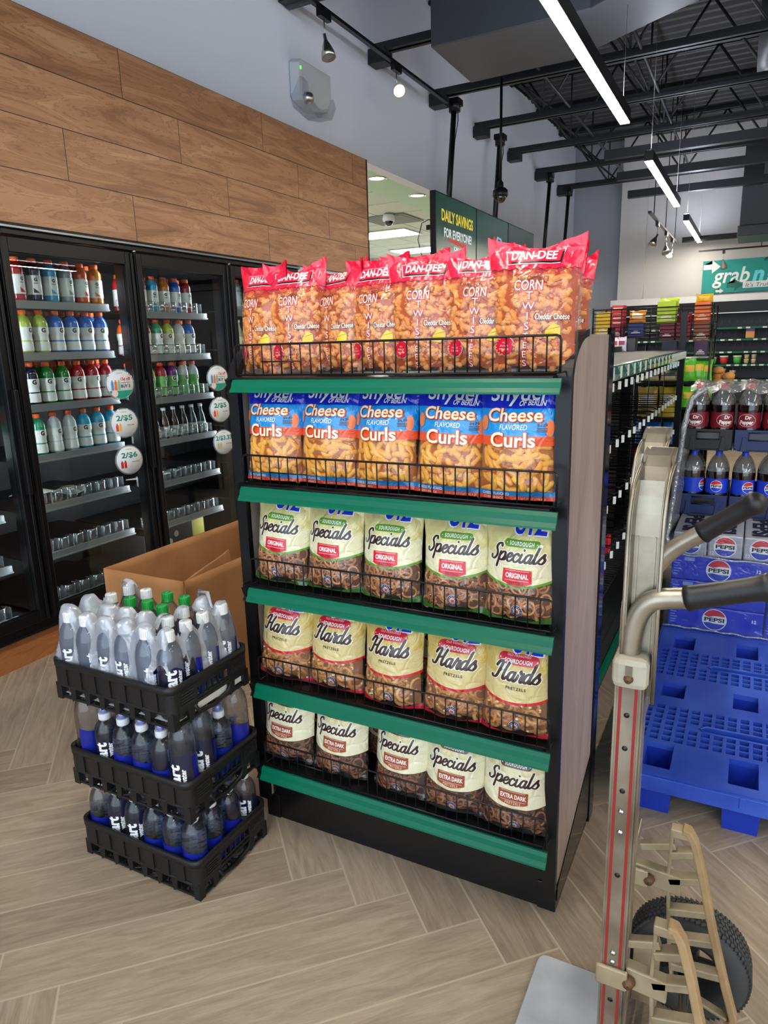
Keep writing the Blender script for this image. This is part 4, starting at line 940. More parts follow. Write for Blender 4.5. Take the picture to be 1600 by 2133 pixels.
# round price tags on the doors
M_tag = mat('tag_paper', (226, 230, 230), .4)
def price_tag(y, z, big, sm, cols, label, header=False):
    t = thing('round_price_tag', label, 'price tag', (WX+.075, y-.030, z), (0, 0, -.25), 'round price tags on the cooler doors')
    MB().lathe([(.001, .0), (.079, .0), (.083, -.002), (.079, -.004), (.001, -.004)], 36, axis='x').build('clear_disc', film('tag_clear_rim', (225, 232, 232), .2, .1), t)
    MB().lathe([(.001, .0015), (.075, .0015), (.075, .0)], 36, axis='x').build('disc', M_tag, t)
    MB().box(-.085, -.003, -.006, .006, .02, .032).build('bracket', M_stop, t)
    def tx(s, a, b, size, col, bold=.02, fit=None):
        v, f = text2d(s, size, bold, 0, 0, fit); MB().flat(v, f, lambda p, q: (.0022, p+a, q+b)).build('lettering', mat('tagink_%d_%d_%d' % col, col, .5), t)
    G_ = (16, 134, 116); RD = (220, 50, 50); DK = (50, 52, 54)
    if header:
        tx('15¢ off', .030, .028, .024, RD, .03, .055); tx('WHEN YOU', .030, .008, .010, G_, .02, .05); tx('BUY 3', .030, -.010, .022, DK, .03, .052)
        v, f = poly2d([(.074*cos(pi+pi*i/14), .074*sin(pi+pi*i/14)) for i in range(15)]+[(.066, -.034), (-.066, -.034)][:0]); 
        pts = [(.074*cos(a), .074*sin(a)) for a in [pi*1.15+pi*.70*i/12 for i in range(13)]]
        v, f = poly2d(pts); MB().flat(v, f, lambda p, q: (.0019, p, q)).build('green_field', mat('tag_green', (26, 150, 120), .5), t)
        v, f = poly2d(circle2d(.018, 20)); MB().flat(v, f, lambda p, q: (.0023, p-.035, q-.047)).build('red_badge', mat('tag_pink', (240, 210, 205), .5), t)
        tx('WOW', -.035, -.047, .010, RD, .03)
    else:
        tx(big, .002, .028, .040, G_, .03, .095 if len(big) < 6 else .125); tx(sm, .035, -.012, .008, DK, .02, .04)
    tx('o rewards', .0, .060, .008, DK, 0, .034)
    for j, c in enumerate(cols):
        MB().box(.002, .0032, -.052+j*.019, -.038+j*.019, -.042 if not header else -.03, -.008 if not header else .015).box(.002, .0032, -.048+j*.019, -.042+j*.019, -.008 if not header else .015, .0 if not header else .024).build('bottle_picture', mat('pic_%d_%d_%d' % c, c, .5), t)
price_tag(2.755, 1.338, '', '', [(90, 150, 200), (236, 120, 50), (150, 190, 150)], 'round tag reading 15 off BUY 3 on the wide sports drink door', True)
price_tag(2.755, 1.130, '2/$5', 'Gatorade', [(236, 70, 60), (240, 180, 60)], 'round tag reading 2/$5 on the wide sports drink door')
price_tag(2.760, .925, '2/$6', 'Sports Drink', [(200, 40, 40), (200, 40, 40)], 'round tag reading 2/$6 with two red bottles, lowest on the wide door')
price_tag(3.545, 1.330, '', '', [(90, 150, 200), (236, 120, 50), (150, 190, 150)], 'round tag reading 15 off BUY 3 on the second full door', True)
price_tag(3.545, 1.130, '2/$5', 'Gatorade', [(236, 70, 60), (240, 180, 60)], 'round tag reading 2/$5 on the second full door')
price_tag(3.555, .920, '2/$3.33', 'Iced Tea', [(214, 190, 130), (214, 190, 130)], 'oval looking tag reading 2/$3.33 on the second full door')

# sports drink bottles
def bottle_proto(kind, col, lab, cap=(240, 96, 34)):
    key = ('bot', kind, col, lab)
    if key in PROTO: return PROTO[key]
    b = MB(); l = MB(); c = MB()
    if kind == 'sport':      # curvy
        pr = [(.001, 0), (.030, 0), (.037, .006), (.038, .03), (.036, .058), (.0335, .075), (.033, .085), (.037, .095), (.0385, .105), (.0385, .140), (.036, .158), (.028, .176), (.018, .186), (.015, .19), (.015, .196)]
        l.lathe([(.0368, .064), (.0355, .072), (.0345, .080), (.036, .092), (.0395, .100), (.0395, .130)], 24); l.lathe([(.0383, .012), (.0386, .03), (.0366, .057)], 24)
        lw = (.1, .137); c.lathe([(.001, .213), (.0175, .213), (.019, .211), (.019, .192), (.0165, .191)], 18)
    elif kind == 'slim':     # older straight bottle
        pr = [(.001, 0), (.030, 0), (.035, .006), (.036, .02), (.034, .05), (.036, .055), (.036, .125), (.034, .135), (.036, .145), (.034, .165), (.024, .182), (.017, .190), (.017, .195)]
        l.lathe([(.0368, .035), (.0362, .128)], 24); lw = (.06, .12); c.lathe([(.001, .211), (.0195, .211), (.021, .209), (.021, .190), (.018, .189)], 18)
    elif kind == 'tea':      # slim neck tea bottle
        pr = [(.001, 0), (.026, 0), (.031, .005), (.031, .085), (.030, .095), (.024, .125), (.015, .15), (.013, .165), (.013, .18)]
        l.lathe([(.0316, .015), (.0316, .078)], 20); lw = (.02, .075); c.lathe([(.001, .195), (.0145, .195), (.0155, .192), (.0155, .178), (.013, .177)], 14)
    b.lathe(pr, 24)
    gm = mat('lbl_%d_%d_%d' % lab, lab, .35, coat=.3)
    out = (b.mesh('body', mat('liq_%d_%d_%d' % col, col, .12, coat=.8, spec=.6)), l.mesh('label', [gm]), c.mesh('cap', mat('cap_%d_%d_%d' % cap, cap, .4)))
    # G mark on the label front (faces +x)
    g = MB(); r = .0396 if kind == 'sport' else .0370; zc = .114 if kind == 'sport' else (.108 if kind == 'slim' else .05)
    def wrap(rad, z0): return lambda p, q: (rad*cos(p/rad), rad*sin(p/rad), z0+q)
    if kind != 'tea':
        if kind == 'sport':
            v, f = poly2d(circle2d(.0155, 18), .006); g.flat(v, f, wrap(r+.0003, zc), 0)
            v, f = text2d('G', .030, .06, 0, .008); g.flat(v, f, wrap(r+.0006, zc), 1)
            v, f = poly2d([(-.003, -.006), (.0045, 0), (-.001, .0075), (.001, .001)]); g.flat(v, f, wrap(r+.001, zc), 2)
        else:
            v, f = text2d('G', .022, .06, 0, .008); g.flat(v, f, wrap(r+.0005, zc), 1)
            v, f = text2d('ZERO', .008, .03, 0, .008); g.flat(v, f, wrap(r+.0005, zc-.018), 1)
            v, f = poly2d([(-.015, -.045), (.015, -.045), (-.015, -.020)], .006); g.flat(v, f, wrap(r+.0005, zc-.02), 3)
        gl = g.mesh('logo', [mat('logo_white', (240, 240, 236), .4), mat('logo_black', (22, 22, 24), .4), mat('logo_orange', (236, 110, 40), .4), mat('liqlabel_%d_%d_%d' % col, col, .35)])
    else:
        v, f = poly2d([(-.010, .004), (0, -.008), (.010, .004), (.004, .0), (0, .010), (-.004, 0)], .006); g.flat(v, f, wrap(.0320, .032), 0); g.flat(*poly2d([(-.014, -.008), (.014, -.008), (.014, .008), (-.014, .008)], .006), wrap(.0320, .062), 1)
        gl = g.mesh('logo', [mat('leaf_green', (70, 150, 50), .4), mat('logo_white', (240, 240, 236), .4)])
    PROTO[key] = out+(gl,); return PROTO[key]
def put_bottle(kind, col, lab, x, y, z, rz, label, group, full=True, cap=(240, 96, 34)):
    b, l, c, g = bottle_proto(kind, col, lab, cap)
    t = thing('tea_bottle' if kind == 'tea' else 'sports_drink_bottle', label, 'bottle', (x, y, z), (0, 0, rz), group)
    mkobj('body', b, t); mkobj('cap', c, t)
    if full: mkobj('label', l, t); mkobj('logo', g, t)
RED, ORG, AMB, YEL, LIM = (170, 20, 30), (214, 80, 24), (206, 120, 16), (190, 180, 40), (164, 186, 60)
GRN, TEAL, BLU, LBL, NAV, WHT, GRY, PUR = (24, 116, 40), (30, 150, 110), (24, 96, 196), (40, 158, 200), (20, 22, 50), (196, 204, 206), (140, 146, 150), (110, 30, 110)
CN = {RED: 'red', ORG: 'orange', AMB: 'amber', YEL: 'yellow', LIM: 'lime green', GRN: 'green', TEAL: 'teal', BLU: 'blue', LBL: 'light blue', NAV: 'near black', WHT: 'cloudy white', GRY: 'grey', PUR: 'purple'}
WL, GL, DGL = (222, 224, 218), (190, 196, 196), (120, 124, 128)
rows = [
 (1, 0, 'slim', [YEL, RED, NAV, LBL, GRY, ORG, AMB], WL), (1, 1, 'sport', [LIM, LIM, LIM, BLU, BLU, BLU, BLU], WL),
 (1, 2, 'sport', [NAV, NAV, GRN, GRN, RED, RED, RED], WL), (1, 3, 'sport', [TEAL, TEAL, WHT, WHT, LBL, LBL, LBL], WL)]
rows = [(k+1, i, kd, cs, lb) for (k, i, kd, cs, lb) in rows]
rows += [(3, 0, 'slim', [BLU, RED, LBL, AMB, BLU, RED], WL), (3, 1, 'sport', [PUR, RED, TEAL, LIM, WHT, BLU], WL), (3, 2, 'sport', [LBL, YEL, RED, PUR, WHT, WHT], (120, 190, 110)), (3, 3, 'tea', [(60, 34, 20), (66, 34, 22), (70, 50, 24), (60, 44, 24), (56, 50, 40), (60, 70, 80), (60, 70, 80)], GL),
         (4, 0, 'slim', [GRY, GRY, GRY], GL), (4, 1, 'tea', [(160, 160, 120)]*3, (206, 200, 150)), (4, 2, 'tea', [(160, 160, 120)]*3, (206, 200, 150)), (1, 0, 'sport', [BLU, BLU, RED, RED, GRN, GRN, GRN], WL), (1, 3, 'sport', [BLU, LBL, LBL, GRN, GRN, TEAL, TEAL], WL)]
dn = {1: 'far left cooler', 2: 'wide cooler door', 3: 'second full cooler door', 4: 'door behind the red bags'}
sn = ['top', 'second', 'third', 'fourth']
rb = random.Random(5)
for (k, i, kd, cs, lb) in rows:
    y0 = (0, .545, 1.345, 2.145, 2.945, 3.745)[k] if k else 0
    y0 = {1: 1.345, 2: 2.145, 3: 2.945, 4: 3.745}[k]
    z = SZ1[i]-(.03 if k == 3 else 0)+.001
    for j, c in enumerate(cs):
        y = y0+.155+j*.0955-.02 if kd != 'tea' else y0+.15+j*.084
        nm = CN.get(c, 'dark') if kd != 'tea' else 'slim tea'
        for dd in range(2 if k in (2, 3) else 1):
            col = c if dd == 0 or rb.random() < .6 else rb.choice([RED, BLU, ORG, GRN])
            if dd == 1 and i > 2: continue
            w = '%s shelf, %s' % (sn[i], dn[k])
            pos = '%s from left' % ORD[j] if j else 'leftmost'
            lbl = '%s %s, %s %s, %s' % (CN.get(col, 'dark') if kd != 'tea' else 'slim', 'tea bottle' if kd == 'tea' else 'sports drink', pos, 'in front' if dd == 0 else 'behind', w)
            put_bottle(kd, col, lb, WX-.172-dd*.085, y+dd*.012, z, rb.uniform(-.5, .3), lbl, ('teas' if kd == 'tea' else 'sports drinks')+' on the %s shelf, %s' % (sn[i], dn[k]), True, (226, 226, 222) if kd == 'tea' else (240, 96, 34))
# paper laid on the empty fifth shelf, boxes low in the cooler
M_paper = mat('printed_paper', (238, 236, 226), .6)
p = MB(); vs = []; 
for i in range(13):
    for j in range(5): vs.append((WX-.33+.20*j/4, 2.26+.33*i/12, .795+.02*sin(i*.5)-.012*(j-2)**2*.3))
p.add(vs, [(i*5+j, i*5+j+1, (i+1)*5+j+1, (i+1)*5+j) for i in range(12) for j in range(4)], 0, True)
for k in range(5): p.box(WX-.20+.008*k, WX-.197+.008*k, 2.44, 2.54, .812-.004*k, .8125-.004*k, 1)
tag(p.build('paper_sheet', [M_paper, mat('ink', (60, 60, 62), .6)]), 'printed sheet lying on the clear stops of the fifth shelf, wide cooler door', 'paper')
p = MB().obox((WX-.22, 3.13, .742), (.08, -.02, .012), (.02, .11, 0), (0, 0, .003)).obox((WX-.20, 3.10, .747), (.03, -.01, .005), (.01, .03, 0), (0, 0, .001), 1)
tag(p.build('paper_sheet', [M_paper, mat('leaf_green', (70, 150, 50))]), 'flat printed sheet with a green patch on the fifth shelf, second full door', 'paper')
bx = MB().box(WX-.6, WX-.2, 3.02, 3.45, .21, .38)
for k, (a, b) in enumerate(((3.05, .33), (3.12, .30), (3.17, .34), (3.24, .29), (3.30, .33))): bx.add([(WX-.199, a+.022*cos(q*pi/5), b+.022*sin(q*pi/5)) for q in range(10)], [tuple(range(10))], 1)
tag(bx.build('drink_case', [mat('case_dark', (34, 32, 34), .5), mat('case_spot', (216, 208, 178), .5)]), 'dark patterned drink case low inside the second full cooler door', 'drink case')
tag(MB().box(WX-.55, WX-.25, 3.46, 3.62, .21, .42).build('drink_case', mat('case_yellow', (196, 180, 60), .5)), 'yellow drink case low inside the second full cooler door', 'drink case')
tag(MB().box(WX-.6, WX-.2, 1.40, 1.9, .165, .20).box(WX-.5, WX-.3, 1.45, 1.7, .20, .25).build('floor_rack', mat('rack_wood', (150, 120, 84), .6)), 'low wooden rack on the floor of the cooler at the left picture edge', 'rack')
# ================================================================ STACKED CRATES OF WATER BOTTLES
CX0, CX1, CY0, CY1 = -1.715, -1.245, 1.195, 1.515
M_crate = mat('crate_black', (26, 26, 27), .42, spec=.45)
def crate_mesh():
    m = MB(); w, h = CX1-CX0, CY1-CY0; H = .125; t = .006; rc = .028
    # rim wall: rounded rectangle loops
    def rr(x0, x1, y0, y1, r, n=5):
        o = []
        for (cx, cy, a) in ((x1-r, y0+r, -pi/2), (x1-r, y1-r, 0), (x0+r, y1-r, pi/2), (x0+r, y0+r, pi)):
            for k in range(n+1): o.append((cx+r*cos(a+pi/2*k/n), cy+r*sin(a+pi/2*k/n)))
        return o
    def band(z0, z1, ins0, ins1, th, lip=0):
        lo = rr(ins0, w-ins0, ins0, h-ins0, rc); hi = rr(ins1, w-ins1, ins1, h-ins1, rc)
        li = rr(ins0+th, w-ins0-th, ins0+th, h-ins0-th, rc-th*.5); hi2 = rr(ins1+th, w-ins1-th, ins1+th, h-ins1-th, rc-th*.5)
        n = len(lo); vs = [(a, b, z0) for a, b in lo]+[(a, b, z1) for a, b in hi]+[(a, b, z1) for a, b in hi2]+[(a, b, z0) for a, b in li]; fs = []
        for k in range(n):
            for q in range(4): fs.append((q*n+k, q*n+(k+1) % n, ((q+1) % 4)*n+(k+1) % n, ((q+1) % 4)*n+k))
        m.add(vs, fs, 0, True)
    band(.105, .125, 0, 0, .008)
    # upper wall: solid except the slot zone on the short right side
    zt, zb = .107, .052
    def wall(a, b, z0, z1, out=0.0):        # a,b points along outline
        (x0, y0), (x1, y1) = a, b; d = Vector((x1-x0, y1-y0, 0)).normalized(); n = Vector((d.y, -d.x, 0))
        c = Vector(((x0+x1)/2, (y0+y1)/2, (z0+z1)/2))-n*(.0065-out)
        m.obox(c, d*((Vector((x1-x0, y1-y0, 0)).length)/2), n*.0028, (0, 0, (z1-z0)/2))
    nx = 7; px0, px1 = .030, w-.030
    for side, yy in ((0, 0), (1, h)):
        for k in range(nx):
            a = px0+(px1-px0)*k/nx; b = px0+(px1-px0)*(k+1)/nx; m_ = a+(b-a)*.62
            pa, pb, pc = (a, yy), (m_, yy), (b, yy)
            if side: wall(pb, pa, zb, zt, .0035); wall(pc, pb, zb, zt, -.0005)
            else: wall(pa, pb, zb, zt, .0035); wall(pb, pc, zb, zt, -.0005)
    for side, xx in ((1, w), (0, 0)):
        y0, y1 = .026, h-.026
        segs = [(y0, .095), (.225, y1)]
        for a, b in segs: wall((xx, a), (xx, b), zb-.01, zt, .002) if side else wall((xx, b), (xx, a), zb-.01, zt, .002)
        for k in range(6):              # grid of small slots in the handle zone
            a = .095+.13*k/6
            for z0, z1 in ((.088, zt), (.058, .064)): wall((xx, a), (xx, a+.13/6), z0, z1, 0) if side else wall((xx, a+.13/6), (xx, a), z0, z1, 0)
            wall((xx, a), (xx, a+.005), .06, .09, 0) if side else wall((xx, a+.005), (xx, a), .06, .09, 0)
        m.tube([(xx+(-.006 if side else .006), .085, .045), (xx+(-.006 if side else .006), .10, .018), (xx+(-.006 if side else .006), .16, .006), (xx+(-.006 if side else .006), .22, .018), (xx+(-.006 if side else .006), .235, .045)], .0065, 6)
    # corners of the wall (curved)
    for (cx, cy, a) in ((w-rc, rc, -pi/2), (w-rc, h-rc, 0), (rc, h-rc, pi/2), (rc, rc, pi)):
        o = [(cx+(rc-.002)*cos(a+pi/2*k/6), cy+(rc-.002)*sin(a+pi/2*k/6)) for k in range(7)]; i = [(cx+(rc-.009)*cos(a+pi/2*k/6), cy+(rc-.009)*sin(a+pi/2*k/6)) for k in range(6, -1, -1)]
        m.prism(o+i, lambda p, q: (p, q, .045), lambda p, q: (p, q, .108))
        mid = a+pi/4; m.prism([(cx+rc*.55*cos(mid)+.011*c_, cy+rc*.55*sin(mid)+.011*s_) for c_, s_ in ((-1, -1), (1, -1), (1, 1), (-1, 1))], lambda p, q: (p, q, 0), lambda p, q: (p, q, .05))
    # lower ribs: rails and tapered feet under each recess
    band(.045, .053, .002, .002, .008)
    for side, yy in ((0, .012), (1, h-.012)):
        for k in range(1, nx):
            x = px0+(px1-px0)*k/nx-.012
            m.prism([(x-.013, .05), (x+.013, .05), (x+.009, .008), (x-.006, .0)], lambda p, q: (p, yy-.006, q), lambda p, q: (p, yy+.010*(1 if not side else -1)+.006, q))
        m.box(.02, w-.02, yy-.004, yy+.004, .004, .011)
    for side, xx in ((1, w-.012), (0, .012)):
        for y in (.075, .24):
            m.prism([(y-.014, .05), (y+.014, .05), (y+.009, .006), (y-.009, .0)], lambda p, q: (xx-.006, p, q), lambda p, q: (xx+.006, p, q))
        m.box(xx-.004, xx+.004, .02, h-.02, .004, .011)
    # bottom lattice
    for k in range(1, 6): x = w*k/6; m.box(x-.003, x+.003, .01, h-.01, .004, .016)
    for k in range(1, 4): y = h*k/4; m.box(.01, w-.01, y-.003, y+.003, .004, .0155)
    for i in range(6):
        for j in range(4): m.lathe([(.030, .006), (.030, .013), (.027, .013), (.027, .006), (.030, .006)], 10, 0, (w*(i+.5)/6, h*(j+.5)/4, 0))
    return m
cm_ = crate_mesh(); CRM = cm_.mesh('shell', M_crate)
em = MB(); em2 = MB()
for s, yy, sz, ft in (('Coca-Cola', .265, .030, .062),):
    v, f = text2d(s, sz, .02, .35, 0, ft)
    w_ = CX1-CX0; n = len(v); em.add([(w_-.0005, yy+a, .079+b) for a, b in v]+[(w_+.0015, yy+a, .079+b) for a, b in v], [tuple(q) for q in f]+[tuple(x+n for x in q) for q in f])
for k in range(5): em2.box(CX1-CX0-.001, CX1-CX0+.0008, .035, .085-.006*(k % 2), .062+k*.008, .0645+k*.008)
EMB = em.mesh('embossed_script', mat('crate_raised', (44, 44, 45), .35)); EMB2 = em2.mesh('embossed_notice', mat('crate_raised', (44, 44, 45), .35))
crl = ['bottom black plastic bottle crate standing on the floor', 'middle black plastic bottle crate, resting on the bottles below it', 'top black plastic bottle crate, holding the film-wrapped bottles']
TZ = [0.0, .247, .527]; TO = [(0, 0), (-.004, -.004), (-.018, -.008)]
for k in range(3):
    t = thing('bottle_crate', crl[k], 'crate', (CX0+TO[k][0], CY0+TO[k][1], TZ[k]), (0, 0, (0, .006, -.006)[k]), 'stacked bottle crates')
    mkobj('shell', CRM, t); mkobj('embossed_script', EMB, t); mkobj('embossed_notice', EMB2, t)
# water bottles
def water_mat():
    a = film('water_in_clear_bottle', (214, 222, 238), .02, .09, .0); nt = a.node_tree; o = nt.nodes['Material Output']; sh = o.inputs[0].links[0].from_socket
    g = nt.nodes.new('ShaderNodeBsdfGlass'); g.inputs['IOR'].default_value = 1.28; g.inputs['Roughness'].default_value = 0.0; g.inputs['Color'].default_value = (1, 1, 1, 1)
    m = nt.nodes.new('ShaderNodeMixShader'); m.inputs[0].default_value = .38; nt.links.new(sh, m.inputs[1]); nt.links.new(g.outputs[0], m.inputs[2]); nt.links.new(m.outputs[0], o.inputs[0]); return a
M_water = water_mat()
M_wlab = mat('label_deep_blue', (20, 32, 140), .35); M_wtxt = mat('label_white_ink', (240, 242, 246), .4); M_wfilm = mat('label_pale_print', (190, 198, 216), .4)
def water_proto(kind):
    if ('w', kind) in PROTO: return PROTO[('w', kind)]
    if kind == 'sport':
        pr = [(.001, .004), (.022, .0), (.030, .002), (.0345, .010), (.035, .03), (.0345, .06), (.0345, .12), (.035, .150), (.0335, .170), (.028, .188), (.019, .200), (.0145, .205), (.0145, .212)]; R = .0352
        c = MB(); c.lathe([(.001, .204), (.0165, .204), (.0175, .206), (.0175, .222), (.0165, .224), (.001, .224)], 18, 0)
        c.lathe([(.001, .248), (.009, .247), (.0135, .243), (.0155, .235), (.016, .224)], 18, 1); c.lathe([(.001, .243), (.008, .242), (.0105, .236), (.0115, .225)], 14, 2)
        cm = c.mesh('cap', [mat('cap_white', (226, 228, 232), .35), film('cap_dome', (225, 232, 240), .12, .12), mat('cap_blue_core', (44, 70, 214), .4)])
    elif kind == 'litre':
        pr = [(.001, .004), (.025, .0), (.032, .003), (.0360, .012), (.0366, .04), (.0362, .07), (.0362, .16), (.0366, .195), (.0352, .22), (.030, .242), (.021, .257), (.0145, .263), (.0145, .27)]; R = .0368
        c = MB(); c.lathe([(.001, .262), (.017, .262), (.0185, .264), (.0185, .286), (.017, .289), (.001, .289)], 22, 0); cm = c.mesh('cap', [mat('cap_dark', (34, 35, 38), .4)])
    else:                       # plain cap bottles of the wrapped pack
        pr = [(.001, .004), (.022, .0), (.030, .002), (.0345, .010), (.035, .03), (.0345, .06), (.0345, .12), (.035, .160), (.0335, .178), (.029, .196), (.019, .214), (.0140, .220), (.0140, .228)]; R = .0352
        c = MB(); c.lathe([(.001, .216), (.0175, .216), (.0175, .219), (.0165, .220), (.0165, .243), (.0155, .245), (.001, .245)], 22, 0)
        for k in range(20): a = 2*pi*k/20; c.obox((.0166*cos(a), .0166*sin(a), .232), (cos(a)*.0006, sin(a)*.0006, 0), (-sin(a)*.0012, cos(a)*.0012, 0), (0, 0, .010), 0)
        c.box(-.010, .010, -.0008, .0008, .245, .2455, 1)
        cm = c.mesh('cap', [mat('cap_plain_white' if kind == 'white' else 'cap_plain_green', (222, 224, 224) if kind == 'white' else (22, 150, 60), .38), mat('cap_mark', (150, 154, 160), .5)])
    b = MB(); b.lathe(pr, 28)
    l = MB(); hh = pr[-1][1]; z0, z1 = .045, hh*.60
    # blue half sleeve at the back with a slanted top edge
    n = 20; vs = []
    for k in range(n+1):
        a = pi*.5+pi*1.0*k/n-.3; vs += [(R*cos(a), R*sin(a), z0-.02), (R*cos(a), R*sin(a), z1+.012*sin(a*1.0+1))]
    l.add(vs, [(2*k, 2*k+2, 2*k+3, 2*k+1) for k in range(n)], 0, True)
    def wrapv(p, q, off=.0005): a = -q/R-.25; return ((R+off)*cos(a), (R+off)*sin(a), z0+.045+p)
    v, f = text2d('smart', .046, .04, 0, .006, .112 if kind == 'litre' else .092); l.flat([(x+.008, y) for x, y in v], f, wrapv, 1)
    v, f = text2d('water', .020, .035, 0, .006, .044); l.flat([(x+.030, y-.026) for x, y in v], f, wrapv, 1)
    for k in range(9): l.flat(*poly2d([(.0, 0), (.03+.012*(k % 3), 0), (.03+.012*(k % 3), .0012), (0, .0012)], .006), lambda p, q: ((R+.0004)*cos(q/R+2.6+p/R), (R+.0004)*sin(q/R+2.6+p/R), z1-.004-.006*k), 2)
    lm = l.mesh('label', [M_wlab, M_wtxt, M_wfilm])
    PROTO[('w', kind)] = (b.mesh('body', M_water), cm, lm); return PROTO[('w', kind)]
def water(kind, x, y, z, rz, label, group, lean=(0, 0)):
    b, c, l = water_proto(kind); t = thing('water_bottle', label, 'bottle', (x, y, z), (lean[0], lean[1], rz), group)
    mkobj('body', b, t); mkobj('cap', c, t); mkobj('label', l, t); return t
gx = lambda i, k: CX0+TO[k][0]+.049+(CX1-CX0-.098)*i/5
gy = lambda j, k: CY0+TO[k][1]+.048+(CY1-CY0-.096)*j/3
rw = random.Random(11); rdn = ['front row', 'second row', 'third row', 'rear row']
def cn(i): return 'leftmost' if i == 0 else ('at the near corner' if i == 5 else ORD[i]+' from the left')
for k, tn in ((0, 'bottom'), (1, 'middle')):
    for j in range(4):
        for i in range(6):
            if j >= 2 and i < 4 and not (k == 1 and i == 0): continue
            kind = 'sport'; r = rw.uniform(1.0, 3.6)
            if k == 1 and (i, j) in ((0, 0), (5, 0), (5, 1), (5, 3)): kind = 'litre'
            if (k, i, j) in ((1, 5, 1), (0, 2, 0), (0, 5, 3), (0, 1, 0), (1, 1, 0)): r = -1.05
            if (k, i, j) == (1, 5, 0): r = -1.35
            pos = ('at the near corner' if (i, j) == (5, 0) else '%s, %s' % (rdn[j], 'leftmost' if i == 0 else ORD[i]+' from the left'))
            what = 'tall clear water bottle with black cap' if kind == 'litre' else 'clear water bottle with sport cap'
            if k == 1 and kind == 'litre': pass
            water(kind, gx(i, k), gy(j, k), TZ[k]+.0165, r, '%s, %s crate, %s' % (what, tn, pos), 'water bottles in the %s crate' % tn)
green = {(1, 2), (2, 3), (2, 2), (3, 2), (3, 3), (0, 1)}
for j in range(4):
    for i in range(6):
        kd = 'green' if (i, j) in green else 'white'
        water(kd, gx(i, 2), gy(j, 2), TZ[2]+.0165, rw.uniform(-1.6, -.4), 'water bottle with %s cap in the top crate, %s, %s' % (kd, rdn[j], 'leftmost' if i == 0 else ORD[i]+' from the left'), 'water bottles in the top crate', (rw.uniform(-.03, .03), rw.uniform(-.03, .03)))
# torn shrink film over the top crate
def shrink():
    m = MB(); X0, X1, Y0, Y1 = gx(0, 2)-.058, gx(5, 2)+.040, gy(0, 2)-.041, gy(3, 2)+.050
    nx, ny = 84, 60; P_ = {}; keep = {}; ztop = TZ[2]+.0165+.249
    for i in range(nx+1):
        for j in range(ny+1):
            x = X0+(X1-X0)*i/nx; y = Y0+(Y1-Y0)*j/ny
            fx = (x-gx(0, 2))/(gx(1, 2)-gx(0, 2)); fy = (y-gy(0, 2))/(gy(1, 2)-gy(0, 2))
            d = sqrt(((fx-round(fx))*.078)**2+((fy-round(fy))*.08)**2)
            sag = .036*ssm(.012, .046, d)
            n = noise.noise(Vector((x*14, y*14, 1.3)))*.014+noise.noise(Vector((x*38, y*38, 4)))*.006
            e = min(i/nx, 1-i/nx, j/ny*.8, (1-j/ny)*.8); side = ssm(0.10, 0.0, e) if False else (1-ssm(0.0, .085, e))
            z = max(TZ[2]+.105, ztop-sag+abs(n)*.9-side*.15)
            if fx < .5 and fy > -.2: z += .012
            P_[(i, j)] = (x+.010*noise.noise(Vector((x*20, y*20, z*22)))*(side+.3), y+.010*noise.noise(Vector((y*20, x*20, 7+z*22)))*(side+.3), z)
            q = ((fx-2.0)/1.75)**2+((fy-2.55)/1.25)**2+.35*noise.noise(Vector((x*18, y*18, 9)))
            q2 = ((fx-4.6)/.5)**2+((fy-1.2)/1.1)**2+.3*noise.noise(Vector((x*18, y*18, 19)))
            q3 = ((fx+.2)/.7)**2+((fy-2.2)/.6)**2
            keep[(i, j)] = q > 1 and q2 > 1 and q3 > 1 and not (fx > 4.6 and fy < .9 and z < ztop-.12)
    idx = {}; vs = []
    for k_, p in P_.items(): idx[k_] = len(vs); vs.append(p)
    fs = [(idx[(i, j)], idx[(i+1, j)], idx[(i+1, j+1)], idx[(i, j+1)]) for i in range(nx) for j in range(ny) if all(keep[(a, b)] for a, b in ((i, j), (i+1, j), (i+1, j+1), (i, j+1)))]
    m.add(vs, fs, 0, True)
    # flap standing up at the back
    m.tube([(X0+.30, Y1-.02, ztop-.06), (X0+.33, Y1-.03, ztop+.012), (X0+.38, Y1-.05, ztop+.02), (X0+.42, Y1-.08, ztop-.01)], [.004, .006, .006, .003], 8, 0)
    return m
tag(shrink().build('shrink_film', film('shrink_film', (236, 240, 246), .44, .12, .14, (22, .6, .01), (222, 228, 240))), 'torn crinkled shrink film draped over the bottles of the top crate', 'plastic film')
cb = MB().box(gx(0, 2)-.03, gx(5, 2)+.034, gy(0, 2)-.03, gy(3, 2)+.03, TZ[2]+.0155, TZ[2]+.0162)
cb.box(gx(5, 2)+.0335, gx(5, 2)+.0345, gy(1, 2)-.03, gy(3, 2)+.03, TZ[2]+.0162, TZ[2]+.060)
tag(cb.build('carton_tray', mat('carton_white', (222, 220, 212), .7)), 'white cardboard tray edge under the bottles in the top crate', 'carton tray')

